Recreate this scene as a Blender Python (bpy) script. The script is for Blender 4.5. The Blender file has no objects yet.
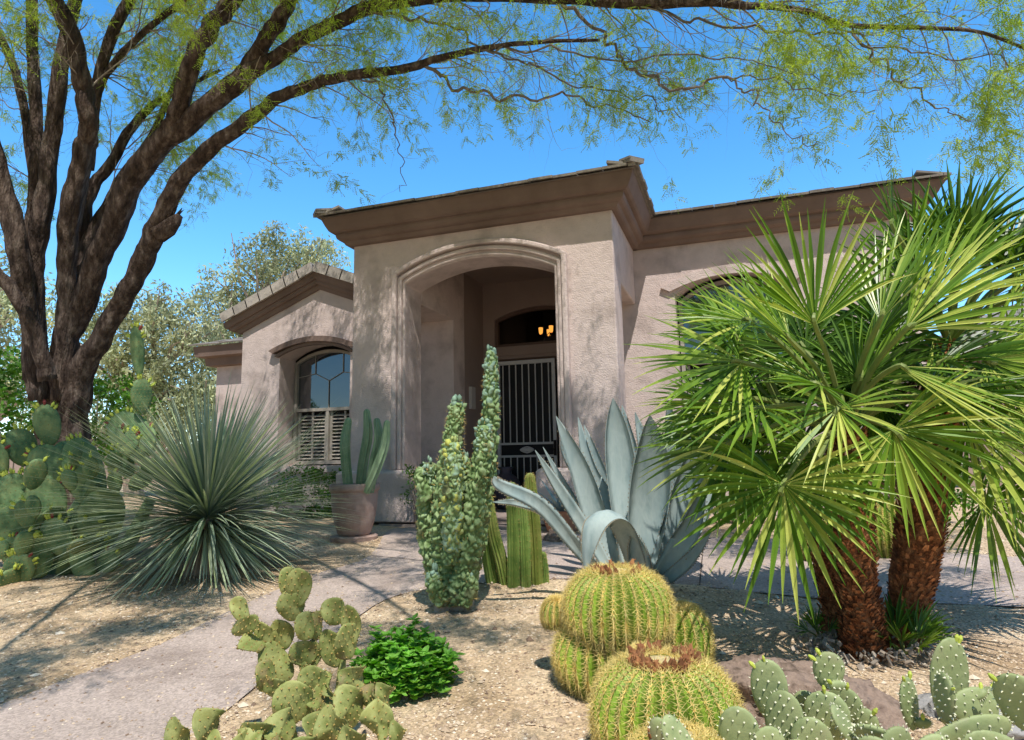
import bpy, math, random
import numpy as np
from mathutils import Vector, Matrix, noise
R_ = math.radians
rnd = random.Random(7)
V = Vector
PI = math.pi
scn = bpy.context.scene
COL = scn.collection

# ------------------------------------------------------------------ camera (solved from the house's lines)
FPX = 645.13
CAM = V((4.6627, -7.1315, 1.0799))
_y, _p, _r = R_(19.091), R_(7.8352), R_(-1.0738)
CF = V((-math.sin(_y)*math.cos(_p), math.cos(_y)*math.cos(_p), math.sin(_p)))
_r0 = V((math.cos(_y), math.sin(_y), 0)); _u0 = _r0.cross(CF)
CR = _r0*math.cos(_r) + _u0*math.sin(_r)
CU = -_r0*math.sin(_r) + _u0*math.cos(_r)
cd = bpy.data.cameras.new('camera'); co = bpy.data.objects.new('camera', cd); COL.objects.link(co)
cd.sensor_width = 36; cd.lens = FPX/1024*36; cd.clip_start = .05; cd.clip_end = 2000
m = Matrix.Identity(4)
for i in range(3):
    m[i][0], m[i][1], m[i][2], m[i][3] = CR[i], CU[i], -CF[i], CAM[i]
co.matrix_world = m
scn.camera = co

def at(u, v, d):
    """survey helper: a world point from a bearing and a distance"""
    return CAM + (CF + CR*((u-512)/FPX) - CU*((v-370)/FPX))*d
def gz(x, y):
    return .29 - .34*min(max((-.6-y)/5.4, 0), 1.6)
def gr(u, v):
    lo, hi = .5, 200
    for _ in range(50):
        mm = (lo+hi)/2; P = at(u, v, mm)
        if P.z > gz(P.x, P.y): lo = mm
        else: hi = mm
    return at(u, v, lo)
def dep(P): return (P-CAM).dot(CF)

# ------------------------------------------------------------------ mesh helpers
class MB:
    def __init__(s): s.v = []; s.f = []; s.t = []
    def add(s, vs, fs, t=1.0):
        o = len(s.v); s.v.extend([tuple(q) for q in vs])
        for f in fs: s.f.append(tuple(i+o for i in f)); s.t.append(t)
    def box(s, x0, x1, y0, y1, z0, z1, t=1.0):
        vs = [(x, y, z) for z in (z0, z1) for y in (y0, y1) for x in (x0, x1)]
        s.add(vs, [(0,2,3,1),(4,5,7,6),(0,1,5,4),(2,6,7,3),(0,4,6,2),(1,3,7,5)], t)
    def obox(s, c, ax, ay, az, hx, hy, hz, t=1.0):
        vs = [c + ax*hx*i + ay*hy*j + az*hz*k for k in (-1,1) for j in (-1,1) for i in (-1,1)]
        s.add(vs, [(0,2,3,1),(4,5,7,6),(0,1,5,4),(2,6,7,3),(0,4,6,2),(1,3,7,5)], t)
    def tube(s, pts, rad, n=8, t=1.0, jit=0, cap=True, ribs=None, seed=0, ridge=0):
        pts = [V(p) for p in pts]; k = len(pts); vs = []
        up = V((.13, .21, .97)); prevx = None
        for i, p in enumerate(pts):
            d = (pts[min(i+1, k-1)] - pts[max(i-1, 0)]).normalized()
            x = d.cross(up) if prevx is None else prevx - d*prevx.dot(d)
            if x.length < 1e-4: x = d.orthogonal()
            x.normalize(); y = d.cross(x); prevx = x
            for j in range(n):
                a = 2*PI*j/n; r = rad[i]
                if ridge: r *= 1 + ridge*noise.noise(V((math.cos(a)*3.2, math.sin(a)*3.2, i*.16+seed))) + ridge*.6*noise.noise(V((math.cos(a)*7, math.sin(a)*7, i*.4+seed)))
                if ribs: r *= 1 + ribs*(1 if j % 2 else -1)
                if jit: r *= 1 + jit*noise.noise(V((math.cos(a)*1.7, math.sin(a)*1.7, i*.45+seed)))*1.6
                vs.append(p + x*math.cos(a)*r + y*math.sin(a)*r)
        fs = []
        for i in range(k-1):
            for j in range(n):
                a = i*n+j; b = i*n+(j+1) % n
                fs.append((a, b, b+n, a+n))
        if cap:
            fs.append(tuple(range(n))[::-1]); fs.append(tuple((k-1)*n+j for j in range(n)))
        s.add(vs, fs, t)
    def lathe(s, c, prof, n=24, t=1.0, capb=True):
        vs = [V((c[0]+r*math.cos(2*PI*j/n), c[1]+r*math.sin(2*PI*j/n), c[2]+z)) for r, z in prof for j in range(n)]
        fs = [(i*n+j, i*n+(j+1) % n, (i+1)*n+(j+1) % n, (i+1)*n+j) for i in range(len(prof)-1) for j in range(n)]
        s.add(vs, fs, t)
    def build(s, name, m, parent=None, smooth=False):
        me = bpy.data.meshes.new(name)
        o0 = V((0, 0, 0))
        if parent is not None:
            q = parent
            while q is not None: o0 = o0 + q.location; q = q.parent
        vs = np.array(s.v, dtype=np.float64) - np.array(o0)
        me.from_pydata(vs.tolist(), [], s.f)
        me.materials.append(m)
        at_ = me.attributes.new('tint', 'FLOAT', 'FACE'); at_.data.foreach_set('value', s.t)
        if smooth: me.polygons.foreach_set('use_smooth', [True]*len(me.polygons))
        me.update()
        o = bpy.data.objects.new(name, me); COL.objects.link(o)
        if parent is not None: o.parent = parent
        return o
def tag(o, label=None, cat=None, group=None, kind=None):
    if label: o['label'] = label
    if cat: o['category'] = cat
    if group: o['group'] = group
    if kind: o['kind'] = kind
    return o
def thing(name, label, cat, loc, group=None):
    o = bpy.data.objects.new(name, None); COL.objects.link(o); o.location = V(loc); o.empty_display_size = .2
    return tag(o, label, cat, group)
def catmull(P, m_=6):
    """P: list of tuples of floats (any dim)"""
    Q = [tuple(2*a-b for a, b in zip(P[0], P[1]))] + list(P) + [tuple(2*a-b for a, b in zip(P[-1], P[-2]))]
    out = []
    for i in range(1, len(Q)-2):
        for k in range(m_):
            t = k/m_
            out.append(tuple(.5*((2*b)+(-a+c)*t+(2*a-5*b+4*c-d)*t*t+(-a+3*b-3*c+d)*t**3) for a, b, c, d in zip(Q[i-1], Q[i], Q[i+1], Q[i+2])))
    out.append(tuple(P[-1])); return out

# ------------------------------------------------------------------ materials
def mat(name, cols, scale=4, rough=.85, bump=(), tint=False, trans=0, stretch=None, detail=4, spec=.3, rand=0, voro=None, tcol=None, speck=None):
    m = bpy.data.materials.new(name); m.use_nodes = True; nt = m.node_tree; N = nt.nodes; L = nt.links
    bs = N['Principled BSDF']; out = N['Material Output']
    bs.inputs['Roughness'].default_value = rough; bs.inputs['Specular IOR Level'].default_value = spec
    tc = N.new('ShaderNodeTexCoord'); mp = N.new('ShaderNodeMapping'); L.new(tc.outputs['Object'], mp.inputs[0])
    if stretch: mp.inputs['Scale'].default_value = stretch
    nz = N.new('ShaderNodeTexNoise'); nz.inputs['Scale'].default_value = scale; nz.inputs['Detail'].default_value = detail; nz.inputs['Roughness'].default_value = .6
    L.new(mp.outputs[0], nz.inputs['Vector'])
    cr = N.new('ShaderNodeValToRGB'); L.new(nz.outputs['Fac'], cr.inputs[0])
    el = cr.color_ramp.elements
    n = len(cols); lo, hi = .32, .68
    for i, c in enumerate(cols):
        p = lo+(hi-lo)*i/max(n-1, 1)
        if i < 2: e = el[i]; e.position = p
        else: e = el.new(p)
        e.color = (*c, 1)
    if n == 1: el[1].color = (*cols[0], 1)
    c = cr.outputs[0]
    if voro:
        vo = N.new('ShaderNodeTexVoronoi'); vo.inputs['Scale'].default_value = voro[0]; L.new(mp.outputs[0], vo.inputs['Vector'])
        mr = N.new('ShaderNodeValToRGB'); L.new(vo.outputs['Color'], mr.inputs[0])
        mr.color_ramp.elements[0].color = (voro[1],)*3+(1,); mr.color_ramp.elements[1].color = (voro[2],)*3+(1,)
        mx = N.new('ShaderNodeMix'); mx.data_type = 'RGBA'; mx.blend_type = 'MULTIPLY'; mx.inputs[0].default_value = 1
        L.new(c, mx.inputs[6]); L.new(mr.outputs[0], mx.inputs[7]); c = mx.outputs[2]
    if tint:
        a = N.new('ShaderNodeAttribute'); a.attribute_name = 'tint'
        mx = N.new('ShaderNodeMix'); mx.data_type = 'RGBA'; mx.blend_type = 'MULTIPLY'; mx.inputs[0].default_value = 1
        if tcol:   # tint picks between several colours
            r2 = N.new('ShaderNodeValToRGB'); L.new(a.outputs['Fac'], r2.inputs[0]); e2 = r2.color_ramp.elements
            for i, cc in enumerate(tcol):
                p = i/(len(tcol)-1)
                if i == 0: e = e2[0]
                elif i == len(tcol)-1: e = e2[-1]
                else: e = e2.new(p)
                e.position = p; e.color = (*cc, 1)
            L.new(r2.outputs[0], mx.inputs[7])
        else:
            L.new(a.outputs['Fac'], mx.inputs[7])
        L.new(c, mx.inputs[6]); c = mx.outputs[2]
    if rand:
        oi = N.new('ShaderNodeObjectInfo'); mr2 = N.new('ShaderNodeMapRange'); L.new(oi.outputs['Random'], mr2.inputs[0])
        mr2.inputs[3].default_value = 1-rand; mr2.inputs[4].default_value = 1+rand
        mx = N.new('ShaderNodeMix'); mx.data_type = 'RGBA'; mx.blend_type = 'MULTIPLY'; mx.inputs[0].default_value = 1
        L.new(c, mx.inputs[6]); L.new(mr2.outputs[0], mx.inputs[7]); c = mx.outputs[2]
    L.new(c, bs.inputs['Base Color'])
    last = None
    for (bsc, bst, bd) in bump:
        nb = N.new('ShaderNodeTexNoise'); nb.inputs['Scale'].default_value = bsc; nb.inputs['Detail'].default_value = 5
        L.new(mp.outputs[0], nb.inputs['Vector'])
        bp = N.new('ShaderNodeBump'); bp.inputs['Strength'].default_value = bst; bp.inputs['Distance'].default_value = bd
        L.new(nb.outputs['Fac'], bp.inputs['Height'])
        if last: L.new(last, bp.inputs['Normal'])
        last = bp.outputs[0]
    if last: L.new(last, bs.inputs['Normal'])
    if trans:
        tr = N.new('ShaderNodeBsdfTranslucent'); ms = N.new('ShaderNodeMixShader'); ms.inputs[0].default_value = trans
        hs = N.new('ShaderNodeHueSaturation'); hs.inputs['Saturation'].default_value = 1.15; hs.inputs['Value'].default_value = 1.5
        L.new(c, hs.inputs['Color']); L.new(hs.outputs[0], tr.inputs['Color'])
        L.new(bs.outputs[0], ms.inputs[1]); L.new(tr.outputs[0], ms.inputs[2]); L.new(ms.outputs[0], out.inputs['Surface'])
    return m
M = {}
M['stucco'] = mat('stucco', [(.42,.335,.30),(.62,.505,.46),(.525,.425,.385)], 1.9, .95, [(60,.7,.013),(12,.5,.018)], detail=9)
M['trim'] = mat('trim_stucco', [(.165,.112,.088),(.225,.157,.127)], 2, .9, [(60,.4,.006)])
M['tile'] = mat('roof_tile', [(.19,.165,.14),(.30,.265,.225),(.24,.21,.185)], 6, .9, [(40,.5,.01)], tint=True)
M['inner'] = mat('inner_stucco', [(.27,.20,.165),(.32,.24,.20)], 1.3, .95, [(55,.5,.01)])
M['wood'] = mat('brown_wood', [(.10,.06,.045),(.14,.085,.06)], 3, .6, [(30,.2,.004)])
M['white'] = mat('painted_metal', [(.50,.49,.48),(.60,.585,.57)], 5, .45, spec=.5)
M['frame'] = mat('window_paint', [(.30,.27,.225),(.38,.34,.29)], 5, .6)
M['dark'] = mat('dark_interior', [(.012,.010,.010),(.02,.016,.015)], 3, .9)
M['mesh'] = mat('door_screen', [(.008,.008,.009),(.013,.012,.013)], 3, .6)
M['concrete'] = mat('walk_concrete', [(.35,.27,.225),(.54,.43,.365),(.43,.34,.285)], 1.7, .92, [(160,.5,.004)], detail=8, voro=(110,.6,1.15))
M['slab'] = mat('porch_slab', [(.30,.23,.20),(.36,.29,.255)], 3, .9, [(90,.3,.004)])
M['ground'] = mat('granite_gravel', [(.50,.345,.20),(.68,.495,.31),(.80,.62,.41)], 1.6, .95, [(120,.8,.012),(30,.4,.012)], detail=9, voro=(85,.5,1.2))
M['pebble'] = mat('pebbles', [(1,1,1),(.9,.9,.9)], 30, .9, tint=True, tcol=[(.24,.16,.11),(.50,.37,.25),(.68,.53,.37),(.85,.74,.58)])
M['rock'] = mat('rock', [(.10,.07,.05),(.30,.215,.165),(.17,.12,.095)], 14, .9, [(18,.7,.03),(70,.5,.01)], detail=8)
M['rockg'] = mat('grey_rock', [(.22,.21,.20),(.36,.34,.32),(.28,.27,.26)], 5, .9, [(18,.7,.03),(70,.5,.01)], detail=8)
M['bark'] = mat('mesquite_bark', [(.028,.018,.014),(.085,.057,.044),(.21,.16,.13)], 16, .95, [(30,1,.05),(90,.9,.02)], stretch=(1,1,.25), detail=8)
M['twig'] = mat('twig_bark', [(.20,.16,.125),(.36,.30,.24)], 20, .9, tint=True)
M['leaf'] = mat('mesquite_leaf', [(.30,.38,.06),(.44,.52,.11)], 3, .6, tint=True, trans=.5)
M['euc'] = mat('eucalyptus_leaf', [(.38,.42,.22),(.52,.53,.32)], .6, .6, tint=True, trans=.25)
M['eucbark'] = mat('eucalyptus_bark', [(.35,.25,.2),(.5,.4,.33)], 3, .9)
M['shrub'] = mat('bright_shrub_leaf', [(.07,.17,.02),(.12,.26,.035)], 5, .5, tint=True, trans=.35)
M['herb'] = mat('herb_leaf', [(.13,.34,.035),(.26,.50,.09)], 6, .4, tint=True, trans=.3)
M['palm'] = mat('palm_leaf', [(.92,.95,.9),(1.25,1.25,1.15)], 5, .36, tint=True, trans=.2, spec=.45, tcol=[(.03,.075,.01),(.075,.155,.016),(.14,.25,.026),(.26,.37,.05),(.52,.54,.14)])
M['petiole'] = mat('palm_petiole', [(.16,.22,.05),(.25,.28,.08)], 8, .5)
M['deadleaf'] = mat('dead_palm_leaf', [(.22,.14,.075),(.40,.29,.17)], 9, .8, tint=True, trans=.1)
M['fibre'] = mat('palm_fibre', [(.13,.045,.018),(.32,.12,.045),(.50,.23,.10)], 25, .95, [(60,1,.02)], tint=True)
M['husk'] = mat('dry_husk', [(.34,.27,.20),(.52,.44,.35)], 20, .95, tint=True)
M['sotol'] = mat('sotol_leaf', [(.28,.35,.245),(.40,.45,.33)], 7, .42, tint=True, trans=.12, tcol=[(.6,.7,.62),(1,1,1),(1.5,1.5,1.0)])
M['agave'] = mat('agave_leaf', [(.215,.30,.30),(.40,.475,.45),(.30,.39,.385)], 7, .65, [(14,.35,.02),(90,.2,.004)], detail=9, stretch=(1,1,.35), rand=.1)
M['tooth'] = mat('agave_teeth', [(.30,.25,.17)], 5, .6)
M['pad_y'] = mat('yellow_green_pad', [(.27,.27,.075),(.34,.35,.12),(.20,.23,.06),(.30,.22,.10)], 9, .6, [(60,.3,.01)], rand=.14)
M['pad_b'] = mat('blue_green_pad', [(.22,.28,.115),(.34,.385,.18),(.285,.335,.145),(.30,.30,.16)], 8, .55, [(60,.2,.008)], rand=.12)
M['pad_g'] = mat('grey_green_pad', [(.075,.15,.06),(.155,.24,.10),(.23,.28,.11)], 9, .6, [(50,.2,.01)], rand=.12)
M['areole'] = mat('areole', [(.66,.64,.42),(.78,.76,.58)], 20, .8)
M['areole_y'] = mat('ochre_areole', [(.36,.25,.07),(.45,.33,.12)], 20, .8)
M['bud'] = mat('cactus_bud', [(.42,.50,.07),(.55,.60,.10)], 20, .5)
M['fruit'] = mat('cactus_fruit', [(.20,.03,.03),(.28,.06,.04)], 20, .5)
M['barrel'] = mat('barrel_flesh', [(.13,.23,.02),(.21,.33,.035),(.30,.39,.055)], 8, .5, tint=True)
M['spine'] = mat('golden_spine', [(.78,.62,.22),(.90,.77,.36)], 20, .55, tint=True, trans=.2)
M['wool'] = mat('barrel_crown_wool', [(.60,.48,.24),(.75,.64,.38)], 30, .95, [(80,1,.02)])
M['dry'] = mat('dry_brown_flower', [(.20,.075,.03),(.33,.15,.06)], 20, .8, tint=True)
M['column'] = mat('column_cactus', [(.13,.22,.05),(.20,.30,.07),(.26,.33,.10)], 7, .6, tint=True, tcol=[(.9,.5,.25),(1,1,1),(.6,.75,.6)])
M['potcac'] = mat('potted_cactus', [(.17,.27,.14),(.30,.40,.24)], 4, .6, tint=True)
M['mono'] = mat('knobby_cactus', [(.75,.8,.75),(1,1,1)], 12, .6, [(60,.3,.01)], tint=True, tcol=[(.20,.15,.09),(.17,.27,.09),(.36,.46,.20),(.29,.42,.32),(.62,.60,.10)])
M['pot'] = mat('terracotta_pot', [(.30,.19,.15),(.42,.30,.245),(.36,.24,.195)], 5, .9, [(40,.3,.006)], detail=7)
M['clay'] = mat('terracotta', [(.36,.16,.09),(.42,.20,.12)], 6, .85)
M['soil'] = mat('potting_soil', [(.06,.045,.035),(.12,.09,.07)], 30, .95, [(60,1,.01)])
M['urn'] = mat('dark_glazed_urn', [(.06,.055,.075),(.09,.08,.10)], 6, .5)
M['plaque'] = mat('plaque', [(.50,.45,.40)], 5, .7)
M['farwall'] = mat('far_wall', [(.30,.22,.18),(.36,.27,.225)], 2, .95)
def glass(name, tint, rough=.02, mixf=.0):
    m = bpy.data.materials.new(name); m.use_nodes = True; N = m.node_tree.nodes; L = m.node_tree.links
    b = N['Principled BSDF']; b.inputs['Base Color'].default_value = (*tint, 1); b.inputs['Roughness'].default_value = rough
    b.inputs['Specular IOR Level'].default_value = .9; b.inputs['Coat Weight'].default_value = 1; b.inputs['Coat Roughness'].default_value = .01
    b.inputs['Coat IOR'].default_value = 2.2
    nb = N.new('ShaderNodeTexNoise'); nb.inputs['Scale'].default_value = 2.5; bp = N.new('ShaderNodeBump'); bp.inputs['Strength'].default_value = .05; bp.inputs['Distance'].default_value = .05
    L.new(nb.outputs['Fac'], bp.inputs['Height']); L.new(bp.outputs[0], b.inputs['Coat Normal'])
    return m
M['glass'] = glass('window_glass', (.03,.04,.05))
mt = bpy.data.materials.new('clear_pane'); mt.use_nodes = True
_N = mt.node_tree.nodes; _L = mt.node_tree.links; _N.remove(_N['Principled BSDF'])
_tr = _N.new('ShaderNodeBsdfTransparent'); _gl = _N.new('ShaderNodeBsdfGlossy'); _gl.inputs['Roughness'].default_value = .02; _fr = _N.new('ShaderNodeFresnel'); _ms = _N.new('ShaderNodeMixShader')
_tr.inputs[0].default_value = (.75,.75,.75,1)
_L.new(_fr.outputs[0], _ms.inputs[0]); _L.new(_tr.outputs[0], _ms.inputs[1]); _L.new(_gl.outputs[0], _ms.inputs[2]); _L.new(_ms.outputs[0], _N['Material Output'].inputs[0])
M['pane'] = mt
me_ = bpy.data.materials.new('lit_amber_shade'); me_.use_nodes = True
_b = me_.node_tree.nodes['Principled BSDF']; _b.inputs['Base Color'].default_value = (.8,.45,.12,1); _b.inputs['Emission Color'].default_value = (1,.42,.07,1); _b.inputs['Emission Strength'].default_value = 1.6
M['lamp'] = me_

# ------------------------------------------------------------------ world + sun
SUNDIR = V((.28, -.52, 1.0)).normalized()
elev = math.asin(SUNDIR.z); az = math.atan2(SUNDIR.x, SUNDIR.y)   # azimuth clockwise from +y
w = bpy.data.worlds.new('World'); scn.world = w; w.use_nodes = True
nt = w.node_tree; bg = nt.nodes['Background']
sk = nt.nodes.new('ShaderNodeTexSky'); sk.sky_type = 'NISHITA'; sk.sun_disc = False
sk.sun_elevation = elev; sk.sun_rotation = az; sk.altitude = 600; sk.air_density = 1.0; sk.dust_density = .25; sk.ozone_density = 3.0
hs = nt.nodes.new('ShaderNodeHueSaturation'); hs.inputs['Saturation'].default_value = 1.28; hs.inputs['Value'].default_value = 1.0; hs.inputs['Hue'].default_value = .493
nt.links.new(sk.outputs[0], hs.inputs['Color']); # sky scaled by direction: brighter behind the house, dimmed sunward to cut wall fill
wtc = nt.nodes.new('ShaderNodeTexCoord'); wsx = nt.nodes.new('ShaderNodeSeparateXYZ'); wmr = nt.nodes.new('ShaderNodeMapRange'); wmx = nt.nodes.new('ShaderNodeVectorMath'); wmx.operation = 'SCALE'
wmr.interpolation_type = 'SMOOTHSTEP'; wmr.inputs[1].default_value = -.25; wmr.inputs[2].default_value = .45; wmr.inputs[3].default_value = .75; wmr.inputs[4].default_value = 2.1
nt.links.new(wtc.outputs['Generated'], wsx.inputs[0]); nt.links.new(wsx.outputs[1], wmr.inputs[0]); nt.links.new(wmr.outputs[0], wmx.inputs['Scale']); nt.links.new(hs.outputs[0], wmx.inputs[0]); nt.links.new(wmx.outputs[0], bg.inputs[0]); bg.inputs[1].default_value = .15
sd = bpy.data.lights.new('sun', 'SUN'); so = bpy.data.objects.new('sun', sd); COL.objects.link(so)
sd.energy = 5.0; sd.angle = R_(.4); sd.color = (1, .96, .905)
so.rotation_euler = (-SUNDIR).to_track_quat('-Z', 'Y').to_euler(); so.location = SUNDIR*30
scn.view_settings.view_transform = 'Standard'; scn.view_settings.look = 'None'; scn.view_settings.exposure = 0

# ------------------------------------------------------------------ ground + walk
WALK = [(2.9,-6.9),(2.62,-5.6),(2.55,-4.9),(2.45,-4.4),(2.40,-3.8),(2.32,-3.1),(2.55,-2.72),(3.05,-2.45),(3.6,-2.30),(4.35,-2.38),(5.2,-2.55),(6.2,-2.52),(8.5,-2.7),(14,-3.2),
        (14,-1.0),(8,-1.05),(6.6,-1.08),(5.2,-.72),(4.3,-.55),(3.5,-.5),(2.9,-.45),(2.9,-.16),(.95,-.16),(.95,-.75),(1.25,-1.4),(1.44,-2.02),(1.34,-2.52),(1.38,-3.3),(1.43,-3.72),(1.50,-4.2),(1.46,-4.7),(1.45,-5.0),(1.4,-6.0),(1.3,-6.9)]
WALK = [p[:2] for p in catmull([(a, b, 0) for a, b in WALK[:13]], 4)] + [p[:2] for p in catmull([(a, b, 0) for a, b in WALK[13:]], 3)]
def inside(x, y, P=WALK):
    c = False; j = len(P)-1
    for i in range(len(P)):
        xi, yi = P[i]; xj, yj = P[j]
        if (yi > y) != (yj > y) and x < (xj-xi)*(y-yi)/(yj-yi)+xi: c = not c
        j = i
    return c
def axis(lo, hi, st, far):
    a = [lo+st*i for i in range(int((hi-lo)/st)+1)]; s = st; p = a[0]; q = a[-1]; L_ = []; H_ = []
    while s < far: s *= 1.6; p -= s; q += s; L_.append(p); H_.append(q)
    return L_[::-1]+a+H_
xs = axis(-4.5, 8.5, .07, 500); ys = axis(-7.5, 1.2, .07, 500)
mb = MB(); W_ = len(xs)
def gh(x, y):
    if inside(x, y): return gz(x, y) + .003
    fx = 1 if (-4.6 < x < 8.6 and -7.6 < y < 1.3) else 0
    n = noise.noise(V((x*1.3, y*1.3, 0)))*.025 + noise.noise(V((x*6, y*6, 3)))*.010 + noise.noise(V((x*14, y*14, 5)))*.005
    near = 1.0
    return gz(x, y) + n*fx*near + .012
for y in ys:
    for x in xs: mb.v.append((x, y, gh(x, y)))
for j in range(len(ys)-1):
    for i in range(W_-1):
        a = j*W_+i; mb.f.append((a, a+1, a+1+W_, a+W_)); mb.t.append(1)
tag(mb.build('ground', M['ground'], smooth=True), kind='structure')
# walk: dense sheet so it follows the grade
mb = MB(); gx = .12; nx = int(13/gx); ny = int(7/gx)
import itertools
from mathutils.geometry import tessellate_polygon
def clip(P, yc, above):
    out = []
    for i in range(len(P)):
        a = P[i-1]; b = P[i]; ia = (a[1] >= yc) == above; ib = (b[1] >= yc) == above
        if ia != ib:
            t = (yc-a[1])/(b[1]-a[1]); out.append((a[0]+(b[0]-a[0])*t, yc))
        if ib: out.append(b)
    return out
for P in (clip(WALK, -.6, True), clip(clip(WALK, -.6, False), -6.0, True)):
    tri = tessellate_polygon([[V((a, b, 0)) for a, b in P]])
    mb.add([(a, b, gz(a, b)+.012) for a, b in P], [t if ((P[t[1]][0]-P[t[0]][0])*(P[t[2]][1]-P[t[0]][1])-(P[t[1]][1]-P[t[0]][1])*(P[t[2]][0]-P[t[0]][0])) > 0 else t[::-1] for t in tri])
tag(mb.build('path', M['concrete']), kind='structure')
for (ax_, ay_, bx_, by_) in ((1.36,-1.80,3.6,-2.28),(4.35,-2.36,4.3,-.58)):
    mb = MB(); a = V((ax_, ay_, gz(ax_, ay_)+.0145)); b = V((bx_, by_, gz(bx_, by_)+.0145)); n_ = (b-a).cross(V((0,0,1))).normalized()*.0045
    mb.add([a-n_, b-n_, b+n_, a+n_], [(0,1,2,3)]); tag(mb.build('path_joint', M['soil']), kind='structure')
# gravel: loose stones, nearest area
mb = MB(); rg = random.Random(3)
OCT = [(1,0,0),(0,1,0),(-1,0,0),(0,-1,0),(0,0,.7),(0,0,-.5)]
OF = [(0,1,4),(1,2,4),(2,3,4),(3,0,4)]
cnt = 0
while cnt < 42000:
    d = 1.6*(7.5/1.6)**rg.random()
    P = at(rg.uniform(-60, 1090), 461, d); x, y = P.x, P.y
    if y > 0.1 or inside(x, y): 
        if not (inside(x, y) and rg.random() < (.5 if not (inside(x+.07, y) and inside(x-.07, y) and inside(x, y+.07) and inside(x, y-.07)) else .09)): continue
    s = rg.uniform(.004, .0095)*(1+.25*(d > 4))*(rg.uniform(1.8, 3.2) if rg.random() < .012 and not inside(x, y) else 1); a = rg.random()*6.28; c, sn = math.cos(a), math.sin(a)
    sx, sy, sz = s*rg.uniform(.8, 1.5), s*rg.uniform(.7, 1.1), s*rg.uniform(.6, 1.1)
    z = (gz(x, y)+.012 if inside(x, y) else gh(x, y))+sz*.1
    mb.add([(x+(c*p*sx-sn*q*sy), y+(sn*p*sx+c*q*sy), z+r*sz) for p, q, r in OCT[:5]], OF, min(1, max(0, rg.gauss(.45, .28))))
    cnt += 1
tag(mb.build('gravel', M['pebble']), kind='stuff')

def rock(name, label, c, sx, sy, sz, rz, m, seed, flat=.3):
    mb = MB(); n, k = 56, 26; vs = []; fs = []
    for i in range(k+1):
        ph = PI/2*i/k
        for j in range(n):
            th = 2*PI*j/n
            d = V((math.cos(th)*math.cos(ph), math.sin(th)*math.cos(ph), math.sin(ph)))
            r = 1+.28*noise.noise(d*1.3+V((seed, 0, 0)))+.20*noise.noise(d*3.2+V((0, seed, 0)))+.10*noise.noise(d*8)+.05*noise.noise(d*17)
            q = V((d.x*sx*r, d.y*sy*r, d.z*sz*r)); q.rotate(Matrix.Rotation(rz, 3, 'Z')); vs.append(c+q-V((0, 0, .03)))
    fs = [(i*n+j, i*n+(j+1) % n, (i+1)*n+(j+1) % n, (i+1)*n+j) for i in range(k) for j in range(n)]
    mb.add(vs, fs); o = mb.build(name, m, smooth=True); return tag(o, label, 'rock')
def onto(u, v, dz=0): P = gr(u, v); P.z += dz; return P
rock('boulder', 'broad flat reddish brown boulder half buried in front of the palm trunks', onto(780, 708), .46, .26, .22, R_(-8), M['rock'], 2)
rock('boulder', 'flat grey boulder striped with palm shadow at the lower right corner', onto(1000, 722), .30, .2, .13, R_(5), M['rockg'], 7)
rock('rock', 'low grey rock on the gravel between prickly pear and spiky sotol', onto(108, 556), .38, .2, .2, R_(20), M['rockg'], 5)
rock('rock', 'small reddish rock at the foot of the entry planting by the small agave', onto(560, 541), .2, .14, .13, 0, M['rock'], 12)

# ------------------------------------------------------------------ HOUSE
W = 3.45; ZB = .97; ZT = 3.905; YL = 1.5; YR = 1.6; YD = 2.68; FL = .33; ZS = 3.15
house = thing('house', 'tan stucco house with tall arched entry portico and flat tile roofs', 'house', (1.7, 0, .29))
def arcz(x, xc, hw, zs, rise):
    Rr = (hw*hw+rise*rise)/(2*rise); return zs - (Rr-rise) + math.sqrt(max(Rr*Rr-(x-xc)**2, 0))
def wall_arch(mb, x0, x1, y0, y1, z0, z1, oa, ob, zs, rise, zb=None, n=24):
    """wall slab from y0 (front) to y1 with one arched opening oa..ob; zb = sill height or None for a doorway"""
    xc = (oa+ob)/2; hw = (ob-oa)/2
    if not zb:
        X = [oa+(ob-oa)*i/n for i in range(n+1)]
        out_ = [(x0,z0),(oa,z0)]+[(x, arcz(x, xc, hw, zs, rise)) for x in X]+[(ob,z0),(x1,z0),(x1,z1),(x0,z1)]; k = len(out_)
        mb.add([(x,y0,z) for x,z in out_]+[(x,y1,z) for x,z in out_], [tuple(range(k)), tuple(range(2*k-1,k-1,-1))]+[(i,i+k,(i+1)%k+k,(i+1)%k) for i in range(k)]); return
    mb.box(x0, oa, y0, y1, z0, z1); mb.box(ob, x1, y0, y1, z0, z1)
    if zb: mb.box(oa, ob, y0, y1, z0, zb)
    X = [oa+(ob-oa)*i/n for i in range(n+1)]; Z = [arcz(x, xc, hw, zs, rise) for x in X]
    vs = []
    for x, z in zip(X, Z): vs += [(x, y0, z), (x, y0, z1), (x, y1, z), (x, y1, z1)]
    fs = []
    for i in range(n):
        a = 4*i; b = a+4
        fs += [(a, b, b+1, a+1), (a+2, a+3, b+3, b+2), (a, a+2, b+2, b), (a+1, b+1, b+3, a+3)]
    mb.add(vs, fs)
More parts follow.
